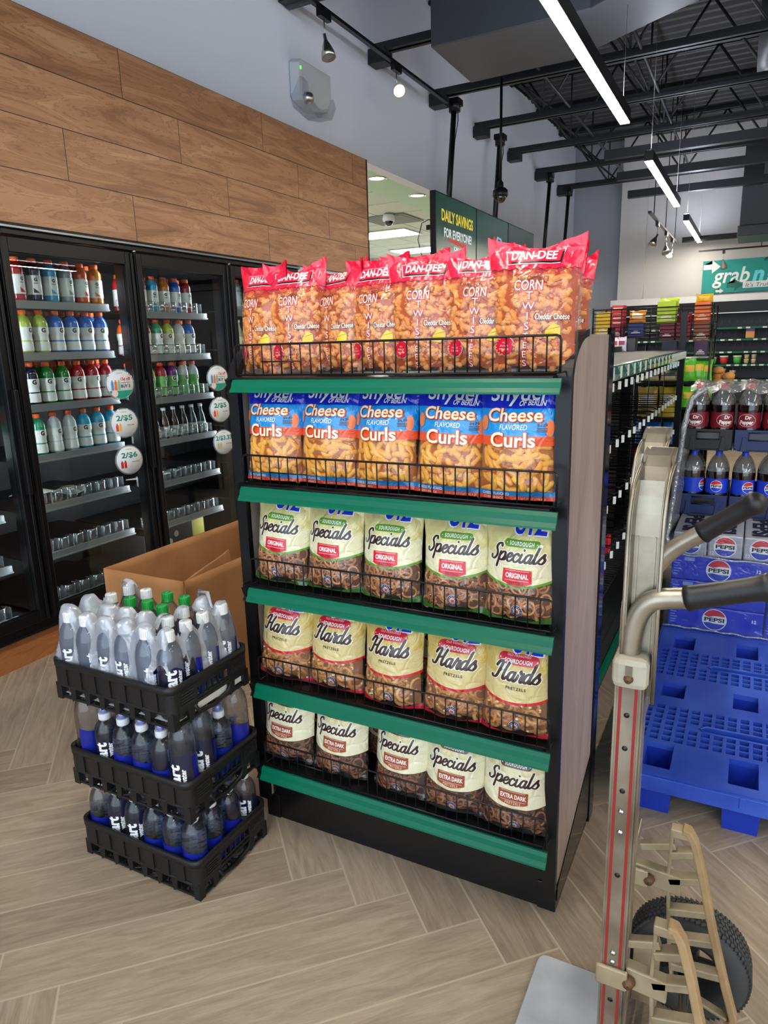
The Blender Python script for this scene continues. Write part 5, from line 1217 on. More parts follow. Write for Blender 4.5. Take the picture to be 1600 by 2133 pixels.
# open cardboard box by the coolers
bxo = thing('cardboard_box', 'large open brown cardboard box between the crates and the coolers', 'cardboard box', (-2.42, 1.975, 0), (0, 0, .0))
M_card = mat('brown_cardboard', (186, 132, 84), .8, var=(5, (168, 116, 70)), bump=(30, .2, .002))
def sheet(name, p0, p1, p2, p3, dents=()):
    m = MB(); n = 16; g = []
    P0, P1, P2, P3 = map(Vector, (p0, p1, p2, p3)); nn = (P1-P0).cross(P3-P0).normalized()
    for o in (0, .004):
        for j in range(n+1):
            for i in range(n+1):
                u, v = i/n, j/n; p = (P0*(1-u)+P1*u)*(1-v)+(P3*(1-u)+P2*u)*v
                g.append(p+nn*(o+.006*noise.noise(Vector((u*2.5, v*2, p.x)))*(1 if 0 < i < n else .2)))
    N2 = (n+1)**2; fs = []
    for j in range(n):
        for i in range(n):
            a = j*(n+1)+i; fs += [(a, a+1, a+n+2, a+n+1), (N2+a, N2+a+n+1, N2+a+n+2, N2+a+1)]
    for i in range(n):
        for a, b in (((n)*(n+1)+i, (n)*(n+1)+i+1), (i+1, i), ((i+1)*(n+1), i*(n+1)), (i*(n+1)+n, (i+1)*(n+1)+n)): fs.append((a, b, N2+b, N2+a))
    m.add(g, fs, 0, True); return m.build(name, M_card, bxo)
w_, d_, h_ = .455, .98, .60
sheet('near_wall', (0, 0, 0), (w_, 0, 0), (w_, 0, h_), (0, 0, h_)); sheet('right_wall', (w_, 0, 0), (w_, d_, 0), (w_, d_, h_), (w_, 0, h_))
sheet('far_wall', (w_, d_, 0), (0, d_, 0), (0, d_, h_+.0), (w_, d_, h_)); sheet('left_wall', (0, d_, 0), (0, 0, 0), (0, 0, h_), (0, d_, h_))
MB().box(0, w_, 0, d_, .001, .006).build('bottom', M_card, bxo)
sheet('folded_flap', (w_-.008, .012, h_-.13), (w_-.11, .42, h_-.15), (w_-.12, .42, h_+.006), (w_-.010, .012, h_-.004))
# ================================================================ AISLE SHELVING BEHIND THE DISPLAY
gd = thing('gondola_shelving', 'long black aisle shelving with empty peg hooks behind the snack display', 'shelving', (0, 0, 0))
GY0, GY1 = 2.075, 5.2
MB().box(-.85, -.82, GY0, GY1, .1, 1.45).build('back_panel', mat('slat_panel_dark', (40, 40, 42), .45), gd)
for y in (GY0+.01, 3.1, 4.15, GY1-.02): MB().box(-.87, -.80, y-.02, y+.02, 0, 1.47).build('upright', M_blackm, gd)
MB().box(-.46, -.42, GY1-.02, GY1+.03, 0, 1.66).build('end_post', M_blackm, gd); MB().box(-1.24, -1.20, GY1-.02, GY1+.03, 0, 1.45).build('end_post', M_blackm, gd)
MB().box(-.46, -.42, GY0-.01, GY0+.01, .9, 1.40).build('end_post', M_blackm, gd)
MB().box(-.86, -.755, GY1-.01, GY1+.01, 0, 1.39).build('end_panel', M_black, gd)
MB().box(-.83, -.425, GY0, GY1, 1.395, 1.415).box(-1.24, -.83, GY0, GY1, 1.395, 1.415).build('top_shelf', mat('shelf_grey_black', (58, 58, 60), .6), gd)
ch = MB()
for a, b in ((GY0, 2.93), (2.95, 4.05), (4.07, GY1)): ch.prism([(-.425, 1.415), (-.415, 1.412), (-.409, 1.385), (-.415, 1.362), (-.425, 1.36)], lambda p, q: (p, a, q), lambda p, q: (p, b, q))
ch.build('price_channel', mat('clear_green_channel', (28, 120, 96), .15, coat=.8), gd)
M_lbl = mat('shelf_label', (216, 222, 218), .4); ktag = 0
y = 2.42
while y < GY1-.05:
    MB().obox((-.4095, y, 1.388), (.0006, 0, .001), (0, .020 if y < 4.2 else .016, 0), (0, 0, .020)).build('shelf_label', M_lbl, gd); y += .155 if y < 4.2 else .05
pp = MB().box(-.83, -.475, GY0, GY1, .125, .135).box(-.50, -.49, GY0, GY1, 0, .125)
pp.build('base_deck', mat('perforated_steel', (70, 72, 74), .4, metal=.3), gd)
dots = MB()
for i in range(60):
    for j in range(6): dots.add([(-.52-.03*j+.003*cos(a*pi/3), 2.2+.026*i+.003*sin(a*pi/3), .1355) for a in range(6)], [tuple(range(6))])
tag(dots.build('perforations', M_gloss, gd), kind='stuff')
MB().prism([(-.475, .14), (-.462, .138), (-.458, .115), (-.465, .09), (-.475, .09)], lambda p, q: (p, GY0, q), lambda p, q: (p, GY1, q)).build('base_price_channel', M_green, gd)
# peg hooks: four rows
hk = MB(); hk.tube([(-.82, 0, 0), (-.47, 0, 0), (-.455, 0, .012)], .0028, 5).tube([(-.82, 0, .035), (-.46, 0, .035), (-.445, 0, .030)], .0024, 5).box(-.825, -.815, -.02, .02, -.01, .045)
HKM = hk.mesh('peg_hook', M_blackm); tg_ = MB().obox((-.443, 0, .006), (.0008, -.0008, 0), (.0048, .0048, 0), (0, 0, .015)); TGM = tg_.mesh('price_tag', M_lbl)
nh = 0
for r_, z in enumerate((1.325, 1.105, .88, .66)):
    for k in range(20):
        y = 2.46+k*.150+.012*sin(k*3.1+r_)
        if y > GY1-.08 or nh >= 78: continue
        h = mkobj('peg_hook', HKM, gd, loc=(0, y, z)); mkobj('price_tag', TGM, h); nh += 1
# wire shelves lower in the bay
ws = MB()
for z in (.42,):
    for k in range(90): y = GY0+.03+k*.0345; ws.tube([(-.82, y, z), (-.50, y, z)], .002, 4)
    for x in (-.5, -.65, -.8): ws.tube([(x, GY0, z-.003), (x, GY1, z-.003)], .003, 5)
ws.build('wire_shelf', M_blackm, gd)
pk = thing('small_packet', 'small red packet hanging alone on a lower peg hook of the aisle shelving', 'packet', (-.50, 3.02, .60))
MB().prism([(-.03, 0), (.03, 0), (.034, .06), (.02, .075), (-.02, .075), (-.034, .06)], lambda a, b: (-.006, a, b), lambda a, b: (.006, a, b)).build('wrapper', mat('packet_red', (214, 40, 50), .35), pk)
MB().box(.0062, .007, -.02, .02, .02, .035).build('printed_band', mat('packet_dark', (60, 14, 20), .4), pk)

# ---------------------------------------------------------------- end rack beyond, with snacks
rk = thing('wire_snack_rack', 'black wire snack rack across the far end of the aisle shelving', 'rack', (0, 5.62, 0))
MB().box(-1.0, -.28, .252, .262, 0, 1.34).build('back_panel', M_black, rk)
RX0, RX1 = -1.07, -.275
RZ = [1.515, 1.36, 1.19, .93, .735, .56, .34, .12]
m = MB()
for x in (RX0, -.755, RX1):
    for y in (-.25, .25): m.tube([(x, y, 0), (x, y, 1.72 if x != -.755 else 1.45)], .007, 6)
m.build('post', M_blackm, rk)
for i, z in enumerate(RZ):
    if i == 0: xa, xb = RX0, RX1
    else: xa, xb = -.755, RX1
    MB().box(xa, xb, -.25, .25, z-.018, z-.006).build('shelf', M_black, rk)
f = MB()
for z in (1.705, 1.68, 1.655, 1.63, 1.605, 1.58, 1.555, 1.53, 1.505): f.tube([(RX0, -.26, z), (RX1, -.26, z)], .0028 if z < 1.70 else .005, 5)
for k in range(5): x = RX0+(RX1-RX0)*k/4; f.tube([(x, -.26, 1.49), (x, -.26, 1.705)], .004, 5)
for z in (1.705, 1.65, 1.6, 1.55, 1.505): f.tube([(RX1, -.26, z), (RX1, .25, z)], .003, 5)
f.build('top_fence', M_blackm, rk)
f = MB()
for z in (1.20, .94, .745, .57, .35, .13):
    for dz in (.0, .04, .08): f.tube([(-.755, -.26, z+dz), (-.46, -.26, z+dz)], .0026, 5)
for x in (-.755, -.66, -.56): f.tube([(x, -.26, .1), (x, -.26, 1.3)], .003, 5)
f.build('basket_wires', M_blackm, rk)
MB().box(-.84, -.60, -.30, -.05, 1.40, 1.505).build('grey_bin', mat('grey_bin', (64, 64, 68), .5), rk) if False else None
tag(MB().box(-.94, -.745, 5.20, 5.32, 1.417, 1.502).build('display_bin', mat('grey_bin', (70, 70, 74), .5)), 'low dark grey bin standing on the far end of the aisle top shelf', 'bin')
def carton(x0, x1, z0, z1, y, col, label, txt=None, stripes=0, dep=.12, group='snack boxes on the wire rack'):
    t = thing('snack_box', label, 'snack box', ((x0+x1)/2, y, z0), (0, 0, 0), group); w = (x1-x0)/2; h = z1-z0
    MB().box(-w, w, 0, dep, 0, h).build('carton', mat('carton_%d_%d_%d' % col, col, .45), t, .002)
    lt = mat('carton_print', (232, 226, 214), .5); b = MB()
    for k in range(stripes): b.box(-w*.75, w*.75, -.0012, 0, h*(.82-.24*k), h*(.88-.24*k))
    if not stripes:
        b.prism([(-w*.6, h*.24), (w*.6, h*.24), (w*.5, h*.30), (-w*.5, h*.30)], lambda p, q: (p, -.0012, q), lambda p, q: (p, 0, q))
        for k in range(5): a = (k-2)*.35; b.obox((sin(a)*w*.36, -.0006, h*.30+cos(a)*w*.2), (.0012, 0, 0), (0, .0006, 0), (sin(a)*w*.12, 0, cos(a)*w*.12))
        b.box(-w*.7, w*.7, -.0012, 0, h*.14, h*.17)
    b.build('front_print', lt, t)
def pouch(x0, x1, z0, z1, y, col, col2, label, group='snack bags on the wire rack', dep=.03, rz=0, band=.5):
    t = thing('snack_pouch', label, 'snack bag', ((x0+x1)/2, y, z0), (0, 0, rz), group)
    bg = Bag(x1-x0, z1-z0, dep, int(abs(x0*1000+z0*777)) % 97, .004, .03, .8); mb = MB()
    for sd in (-1, 1):
        vs = []; nu, nv = 12, 14
        for j in range(nv+1):
            for i in range(nu+1): vs.append(bg.surf(-bg.w/2+bg.w*i/nu, bg.H*j/nv, sd))
        b0 = len(mb.v); mb.v.extend(tuple(p) for p in vs)
        for j in range(nv):
            for i in range(nu):
                q = [b0+j*(nu+1)+i, b0+j*(nu+1)+i+1, b0+(j+1)*(nu+1)+i+1, b0+(j+1)*(nu+1)+i]
                if sd > 0: q.reverse()
                mb.f.append(tuple(q)); mb.mi.append(1 if band*nv-2 < j < band*nv+2.2 and 1 < i < nu-2 else 0); mb.sm.append(True)
    me = mb.mesh('wrapper', [mat('pouch_%d_%d_%d' % col, col, .3, coat=.5), mat('pouch_%d_%d_%d' % col2, col2, .35)]); mkobj('wrapper', me, t)
Yf = 5.40
carton(-1.055, -.955, 1.515, 1.69, Yf, (222, 180, 30), 'yellow snack box behind the wire fence, leftmost')
carton(-.945, -.862, 1.595, 1.735, Yf, (206, 44, 56), 'red box with white printed bars, upper left of the wire rack', stripes=4)
carton(-.945, -.862, 1.515, 1.593, Yf, (150, 30, 60), 'dark red box under the red one with white bars')
carton(-.828, -.722, 1.515, 1.608, Yf, (30, 48, 110), 'dark blue box below the orange topped bag on the wire rack')
pouch(-.828, -.715, 1.609, 1.695, Yf+.04, (226, 148, 60), (236, 226, 200), 'orange and white bag standing on the dark blue box')
carton(-.634, -.512, 1.599, 1.745, Yf-.03, (176, 200, 40), 'lime green box high on the wire rack')
pouch(-.625, -.500, 1.70, 1.775, Yf+.06, (190, 208, 60), (150, 180, 40), 'lime green pouch sticking out of the lime green box')
carton(-.612, -.514, 1.482, 1.598, Yf-.02, (116, 26, 50), 'maroon box under the lime green one')
carton(-.502, -.412, 1.482, 1.600, Yf-.02, (134, 24, 46), 'maroon box beside the black post, right of its twin')
pouch(-.500, -.412, 1.601, 1.665, Yf+.04, (150, 24, 48), (190, 60, 80), 'dark red pouch on top of the right maroon box')
carton(-.394, -.297, 1.598, 1.728, Yf-.03, (234, 112, 42), 'orange box, top of the stack at the right end of the wire rack')
pouch(-.394, -.285, 1.729, 1.785, Yf+.03, (214, 168, 30), (236, 196, 60), 'crumpled yellow pouch on top of the orange box')
carton(-.392, -.295, 1.478, 1.596, Yf-.03, (134, 66, 34), 'brown box under the orange one')
carton(-.380, -.297, 1.368, 1.476, Yf-.03, (56, 24, 58), 'purple box at the bottom of the right hand stack')
carton(-.592, -.494, 1.365, 1.474, Yf-.01, (34, 38, 62), 'navy box under the left maroon one')
for k, (c, c2, nm) in enumerate((((236, 210, 60), (250, 230, 120), 'yellow'), ((220, 210, 226), (120, 60, 140), 'white and purple'), ((210, 70, 70), (236, 220, 220), 'red and white'), ((220, 216, 220), (190, 60, 70), 'silver and red'), ((206, 200, 214), (160, 60, 90), 'grey and pink'))):
    pouch(-1.05+k*.048, -.985+k*.048, 1.417, 1.515, 5.10+.012*k, c, c2, '%s little pouch leaning on the far end of the aisle top shelf' % nm, 'little pouches on the aisle top shelf', .015)
for k, (x0, x1, z0, z1, c, c2, lb) in enumerate([(-.735, -.60, .942, 1.16, (218, 188, 90), (220, 220, 216), 'yellow and silver chip bag on the rack shelf above the blue bags, left one'), (-.59, -.47, .942, 1.16, (224, 200, 60), (226, 222, 214), 'yellow and silver chip bag on the rack shelf above the blue bags, right one'),
    (-.74, -.70, .745, .91, (60, 120, 190), (210, 216, 222), 'blue and white chip bag seen edge on, left of the blue pair'), (-.685, -.562, .745, .918, (40, 116, 200), (214, 220, 226), 'blue chip bag of the pair, left one'), (-.552, -.47, .745, .920, (50, 130, 210), (222, 226, 230), 'blue chip bag of the pair, right one'),
    (-.74, -.60, .57, .715, (190, 30, 44), (226, 220, 220), 'red and silver bag below the blue bags, left one'), (-.59, -.47, .57, .715, (200, 34, 44), (230, 226, 226), 'red and silver bag below the blue bags, right one'),
    (-.75, -.69, .35, .46, (230, 110, 40), (240, 170, 90), 'orange bag low on the wire rack'), (-.745, -.60, 1.20, 1.28, (196, 180, 140), (70, 110, 120), 'beige snack bag under the aisle top shelf line, left one'), (-.59, -.47, 1.20, 1.28, (206, 190, 146), (60, 110, 130), 'beige snack bag under the aisle top shelf line, right one'), (-.75, -.69, .13, .24, (110, 30, 34), (60, 20, 24), 'dark red bag at the bottom of the wire rack')]):
    pouch(x0, x1, z0+.001, z1, 5.42, c, c2, lb)
pouch(-.545, -.455, 1.285, 1.352, 5.37, (40, 160, 190), (120, 210, 226), 'teal bag just under the front labels of the aisle top shelf')
for k, (x, z, s) in enumerate(((-.40, 1.20, 1), (-.345, 1.20, 1.05), (-.30, 1.20, .95), (-.40, 1.02, .95), (-.34, 1.02, 1), (-.29, 1.02, .9))):
    pouch(x-.045, x+.045, z, z+.155*s, 5.36+.03*(k % 3), (92, 190, 40), (236, 190, 60), 'bright green snack bag right of the black post, %s tier, %s' % ('upper' if k < 3 else 'lower', ['left', 'middle', 'right'][k % 3]), 'green snack bags beside the black post', .025, .3)
for k, (z) in enumerate((1.195, 1.015)): MB().box(-.46, RX1, -.28, .25, z-.012, z).build('shelf', M_black, rk)
jug = thing('white_jug', 'white plastic bottle on the wire rack, right of the black post', 'bottle', (-.385, 5.40, .745)); MB().lathe([(.001, 0), (.036, 0), (.04, .02), (.036, .06), (.04, .1), (.03, .15), (.014, .175), (.014, .19), (.001, .19)], 18).build('body', mat('jug_white', (206, 208, 212), .4), jug)

# ---------------------------------------------------------------- open cooler on the far wall
oc = thing('open_display_cooler', 'long open-front black cooler with green-edged shelves under the teal sign', 'open cooler', (0, 12.5, 0))
OX0, OX1 = -2.15, 3.2
MB().box(OX0, OX1, .55, .60, 0, 2.0).box(OX0-.05, OX0, 0, .6, 0, 2.1).box(OX1, OX1+.05, 0, .6, 0, 2.1).box(OX0, OX1, .0, .6, 0, .45).build('cabinet', mat('cooler_dark', (52, 52, 56), .45), oc)
MB().box(OX0-.05, OX1+.05, -.1, .6, 2.02, 2.12).build('canopy', M_white, oc); MB().box(OX0, OX1, -.08, .55, 1.86, 2.02).build('canopy_fascia', M_black, oc)
MB().box(OX0, OX1, .15, .20, 1.85, 1.858).build('canopy_lamp', mat('case_lamp', (255, 255, 250), .5, emit=(245, 250, 255), power=.7), oc)
OZ = [1.635, 1.455, 1.265, 1.065, .83]
for z in OZ:
    s = MB().box(OX0, OX1, .02, .55, z-.025, z-.01).build('shelf', mat('cooler_dark', (52, 52, 56)), oc); MB().box(OX0, OX1, .0, .02, z-.032, z-.004).build('price_channel', M_green, s)
    l = MB(); rr_ = random.Random(int(z*100))
    for k in range(46):
        if rr_.random() < .6: x = OX0+.06+k*.115; l.box(x-.03, x+.03, -.0025, 0, z-.030, z-.006)
    tag(l.build('shelf_labels', M_lbl, s), kind='stuff')
sw = MB()
for z in OZ+[1.82]:
    for k in range(48): x = OX0+.08+k*.11; sw.box(x-.006, x+.006, .546, .552, z-.12, z-.07)
tag(sw.build('wall_slots', mat('slot_grey', (96, 96, 102), .5), oc), kind='stuff')
def cup(x, z, r, h, col, label, stack=1, lid=(226, 224, 214)):
    t = thing('food_cup', label, 'food cup', (x, 12.56, z), group='cups on the far open cooler')
    for k in range(stack):
        MB().lathe([(.001, k*h), (r*.8, k*h), (r, k*h+h*.82), (.001, k*h+h*.82)], 16).build('cup', mat('cup_%d_%d_%d' % col, col, .45), t); MB().lathe([(r*1.04, k*h+h*.80), (r*1.04, k*h+h*.95), (.001, k*h+h*.95)], 16).build('lid', mat('cup_lid', lid, .4), t)
def pxo(px, Z=0): return px
for k, (x, z, r, h, c, lb, st) in enumerate([(-.60, 1.07, .055, .11, (130, 190, 70), 'green cup, leftmost on the fourth shelf of the far cooler', 1), (-.44, 1.07, .06, .13, (206, 60, 60), 'red cup beside the green one on the far cooler', 1), (-.25, 1.07, .06, .13, (80, 180, 80), 'bright green tub right of the red cup', 1), (-.12, 1.07, .035, .07, (196, 180, 130), 'pair of stacked tan cups, left stack', 2), (-.02, 1.07, .035, .07, (200, 184, 134), 'pair of stacked tan cups, right stack', 2),
    (-.62, .835, .06, .08, (190, 186, 160), 'stack of pale tubs on the lower shelf, left', 2), (-.46, .835, .06, .08, (170, 180, 140), 'stack of pale tubs on the lower shelf, middle', 2), (-.30, .835, .045, .065, (206, 160, 120), 'stack of small orange tubs on the lower shelf', 2)]): cup(x, z, r, h, c, lb, st)
t = thing('snack_box', 'purple and orange box alone on the second shelf of the far cooler', 'snack box', (-.10, 12.54, 1.459)); MB().box(-.06, .06, 0, .1, 0, .10).build('carton', mat('carton_orange', (226, 160, 90), .5), t); MB().box(-.06, .06, 0, .1, .10, .16).build('carton_top', mat('carton_purple', (120, 70, 150), .5), t)
t = thing('bread_bag', 'bag of golden buns at the left end of the far cooler', 'bread', (-.56, 5.9, 1.19))
for k in range(5): MB().lathe([(.001, -.02), (.035, -.015), (.04, 0), (.03, .025), (.001, .032)], 14, c=(.035*(k % 2)*2-.02, .02*(k % 3), .02+.04*(k//2))).build('bun', mat('bun_gold', (206, 140, 70), .6), t)
t.location = (-.205, 5.55, 1.16); t['label'] = 'bag of golden buns hanging at the right end of the wire rack'

# ================================================================ PALLETS AND SODA
M_pal = mat('pallet_blue', (38, 70, 176), .4, var=(4, (60, 94, 200)), bump=(40, .15, .002)); M_paldark = mat('pallet_blue_deep', (24, 56, 176), .45)
def pallet_deck():
    x0, x1, y0, y1 = 0, .72, 0, 1.24
    # cut cells: rectangles to leave open
    holes = []
    for cy in (.12, .615, 1.11):
        for cx in (.105, .36, .615): holes.append((cx-.043, cx+.043, cy-(.075 if cy != .615 else .062), cy+(.075 if cy != .615 else .062), 'foot'))
    grid = []
    for (ya, yb) in ((.215, .485), (.745, 1.015)):
        ny = 7; nx = 17
        for j in range(ny):
            for i in range(nx):
                cx = .035+i*.0406; cy = ya+.02+j*(yb-ya-.04)/(ny-1)
                if j == 3 and 4 <= i <= 12: continue
                grid.append((cx-.0142, cx+.0142, cy-.0152, cy+.0152))
        holes.append((.22, .50, (ya+yb)/2-.016, (ya+yb)/2+.016, 'slot'))
    xs = sorted({x0, x1} | {h[0] for h in holes+grid} | {h[1] for h in holes+grid}); ys_ = sorted({y0, y1} | {h[2] for h in holes+grid} | {h[3] for h in holes+grid})
    allh = [h[:4] for h in holes]+grid
    def isopen(cx, cy): return any(a < cx < b and c < cy < d for a, b, c, d in allh)
    m = MB(); zt, zb = .14, .118
    nx_, ny_ = len(xs), len(ys_); op = {}
    for i in range(nx_-1):
        for j in range(ny_-1): op[(i, j)] = isopen((xs[i]+xs[i+1])/2, (ys_[j]+ys_[j+1])/2)
    vs = [(x, y, z) for z in (zt, zb) for x in xs for y in ys_]
    id_ = lambda i, j, l: l*nx_*ny_+i*ny_+j; fs = []
    for i in range(nx_-1):
        for j in range(ny_-1):
            if op[(i, j)]: continue
            fs.append((id_(i, j, 0), id_(i+1, j, 0), id_(i+1, j+1, 0), id_(i, j+1, 0))); fs.append((id_(i, j, 1), id_(i, j+1, 1), id_(i+1, j+1, 1), id_(i+1, j, 1)))
            for (di, dj, a, b) in ((-1, 0, (i, j+1), (i, j)), (1, 0, (i+1, j), (i+1, j+1)), (0, -1, (i, j), (i+1, j)), (0, 1, (i+1, j+1), (i, j+1))):
                nb = (i+di, j+dj)
                if nb not in op or op[nb]: fs.append((id_(*a, 0), id_(*a, 1), id_(*b, 1), id_(*b, 0)))
    m.add(vs, fs); return m, [h for h in holes if h[4] == 'foot'], [h for h in holes if h[4] == 'slot']
PD, PF, PS = pallet_deck()
PDM = PD.mesh('deck', M_pal)
def pallet(loc, label):
    t = thing('plastic_pallet', label, 'pallet', loc, group='blue plastic pallets'); mkobj('deck', PDM, t)
    s = MB().box(-.012, 0, -.012, 1.252, .085, .137).box(.72, .732, -.012, 1.252, .085, .137).box(0, .72, -.012, 0, .085, .137).box(0, .72, 1.24, 1.252, .085, .137)
    s.box(.352, .368, -.016, -.012, .10, .137)
    for a in (.36,): s.box(-.018, -.012, .6, .63, .10, .137)
    s.build('skirt', M_pal, t, .003)
    for (a, b, c, d, _) in PF:
        f = MB(); e = .014; ye = .036; vs = [(a-e, c-ye, .12), (b+e, c-ye, .12), (b+e, d+ye, .12), (a-e, d+ye, .12), (a-.006, c-ye+.006, .0), (b+.006, c-ye+.006, .0), (b+.006, d+ye-.006, 0), (a-.006, d+ye-.006, 0), (a, c, .12), (b, c, .12), (b, d, .12), (a, d, .12), (a+.008, c+.008, .01), (b-.008, c+.008, .01), (b-.008, d-.008, .01), (a+.008, d-.008, .01)]
        fs = [(4, 7, 6, 5), (12, 13, 14, 15)]
        for k in range(4): q = (k+1) % 4; fs += [(k, 4+k, 4+q, q), (8+k, 8+q, 12+q, 12+k), (k, q, 8+q, 8+k)]
        f.add(vs, fs); f.build('foot', M_paldark, t)
    for (a, b, c, d, _) in PS: MB().tube([(a-.004, (c+d)/2, .138), (a+.02, (c+d)/2-.022, .14), (b-.02, (c+d)/2-.022, .14), (b+.004, (c+d)/2, .138), (b-.02, (c+d)/2+.022, .14), (a+.02, (c+d)/2+.022, .14)], .0045, 6, closed=True).box(a-.004, b+.004, (c+d)/2-.008, (c+d)/2+.008, .119, .124).build('grip_rim', M_pal, t)
    v, f = text2d('IFCO', .03, .02, 0, 0); MB().flat(v, f, lambda a, b: (.36+b, .09+a, .1406)).build('moulded_mark', M_paldark, t) if False else None
    return t
pallet((-.283, 2.135, 0), 'empty blue plastic pallet with pierced deck, on the floor by the hand truck')
pallet((-.283, 3.40, 0), 'blue plastic pallet under the wrapped soda stack')
# soda cartons
M_pb = mat('carton_royal_blue', (28, 52, 196), .3, coat=.4); M_pg = mat('carton_silver', (170, 174, 182), .32, metal=.25)
def pepsi_logo(parent, cx, cz, r, y, bluefield):
    m = MB()
    def f(off): return lambda p, q: (cx+p, y-off, cz+q)
    v, t = poly2d(circle2d(r, 28)); m.flat(v, t, f(.0004), 0)
    R = r*.93
    top = [(R*cos(a), R*sin(a)) for a in [radians(22)+radians(136)*i/14 for i in range(15)]]+[(-R*.5, r*.22), (0, r*.36), (R*.5, r*.36)]
    v, t = poly2d(top); m.flat(v, t, f(.0008), 1)
    bot = [(R*cos(a), R*sin(a)) for a in [radians(202)+radians(136)*i/14 for i in range(15)]]+[(R*.5, -r*.36), (0, -r*.36), (-R*.5, -r*.28)]
    v, t = poly2d(bot); m.flat(v, t, f(.0008), 2)
    v, t = text2d('PEPSI', r*.50, .04, 0, 0, r*1.62); m.flat(v, t, f(.0012), 3)
    m.build('round_logo', [mat('logo_ring_white', (236, 238, 240), .4), mat('logo_red', (206, 40, 48), .35), mat('logo_navy_blue', (30, 60, 180), .35), mat('logo_ink_black', (20, 22, 30), .4)], parent)
def soda_carton(x0, x1, z0, z1, y, dep, m, label, group, logo=.5, twelve=True, blue=True, top=None):
    t = thing('soda_carton', label, 'soda carton', (x0, y, z0), group=group); w, h = x1-x0, z1-z0
    MB().box(.001, w-.001, 0, dep, .001, h-.001).build('carton', m, t, .006)
    pepsi_logo(t, w*logo, h*.5, h*.44, -.0003, blue)
    if twelve:
        v, f = text2d('12', .022, .04, 0, 0); MB().flat(v, f, lambda a, b: ((w*.90 if blue else w*.13)+a, -.001, h*(.62 if blue else .2)+b)).build('pack_count', mat('print_pale', (214, 220, 236), .4), t)
    b = MB()
    if blue:
        for k in range(6): b.box(.012, .03+.006*(k % 3), -.001, 0, h*.2+.013*k, h*.2+.013*k+.004)
        b.box(.055, .10, -.001, 0, h*.78, h*.92)
        b.build('small_print', mat('print_lightblue', (130, 150, 220), .4), t)
    if top:
        v, f = text2d('PEPSI', .105, .05, 0, 0, .33); MB().flat(v, f, lambda a, c: (w*.5+c*1.0, dep*.5-a, h+.0006)).build('top_lettering', mat('logo_ink_black', (20, 22, 30), .4), t)
    return t
Ys = 3.425
for k in range(3):
    soda_carton(-.272, .135, .1415+k*.121, .1415+(k+1)*.121-.001, Ys, .20, M_pb, 'blue twelve-can soda carton facing the camera, %s of the three' % ['lowest', 'middle', 'highest'][k], 'blue soda cartons on the pallet')
    soda_carton(.140, .40, .1415+k*.121, .1415+(k+1)*.121-.001, Ys+.004, .20, M_pb, 'blue soda carton at the right picture edge, %s of its stack' % ['lowest', 'middle', 'highest'][k], 'blue soda cartons on the pallet')
    soda_carton(-.268, .138, .1415+k*.121, .1415+(k+1)*.121-.001, Ys+.21, .20, M_pb, 'blue soda carton in the second row back, %s of its stack' % ['lowest', 'middle', 'highest'][k], 'blue soda cartons on the pallet')
for k, (a, b) in enumerate(((-.272, -.125), (-.122, .022), (.025, .17), (.173, .32))):
    soda_carton(a, b, .506, .615, Ys-.002, .40, M_pg, 'silver soda carton on the blue ones, %s from the left' % ('first' if k == 0 else ORD[k]), 'silver soda cartons', .5, True, False, True)
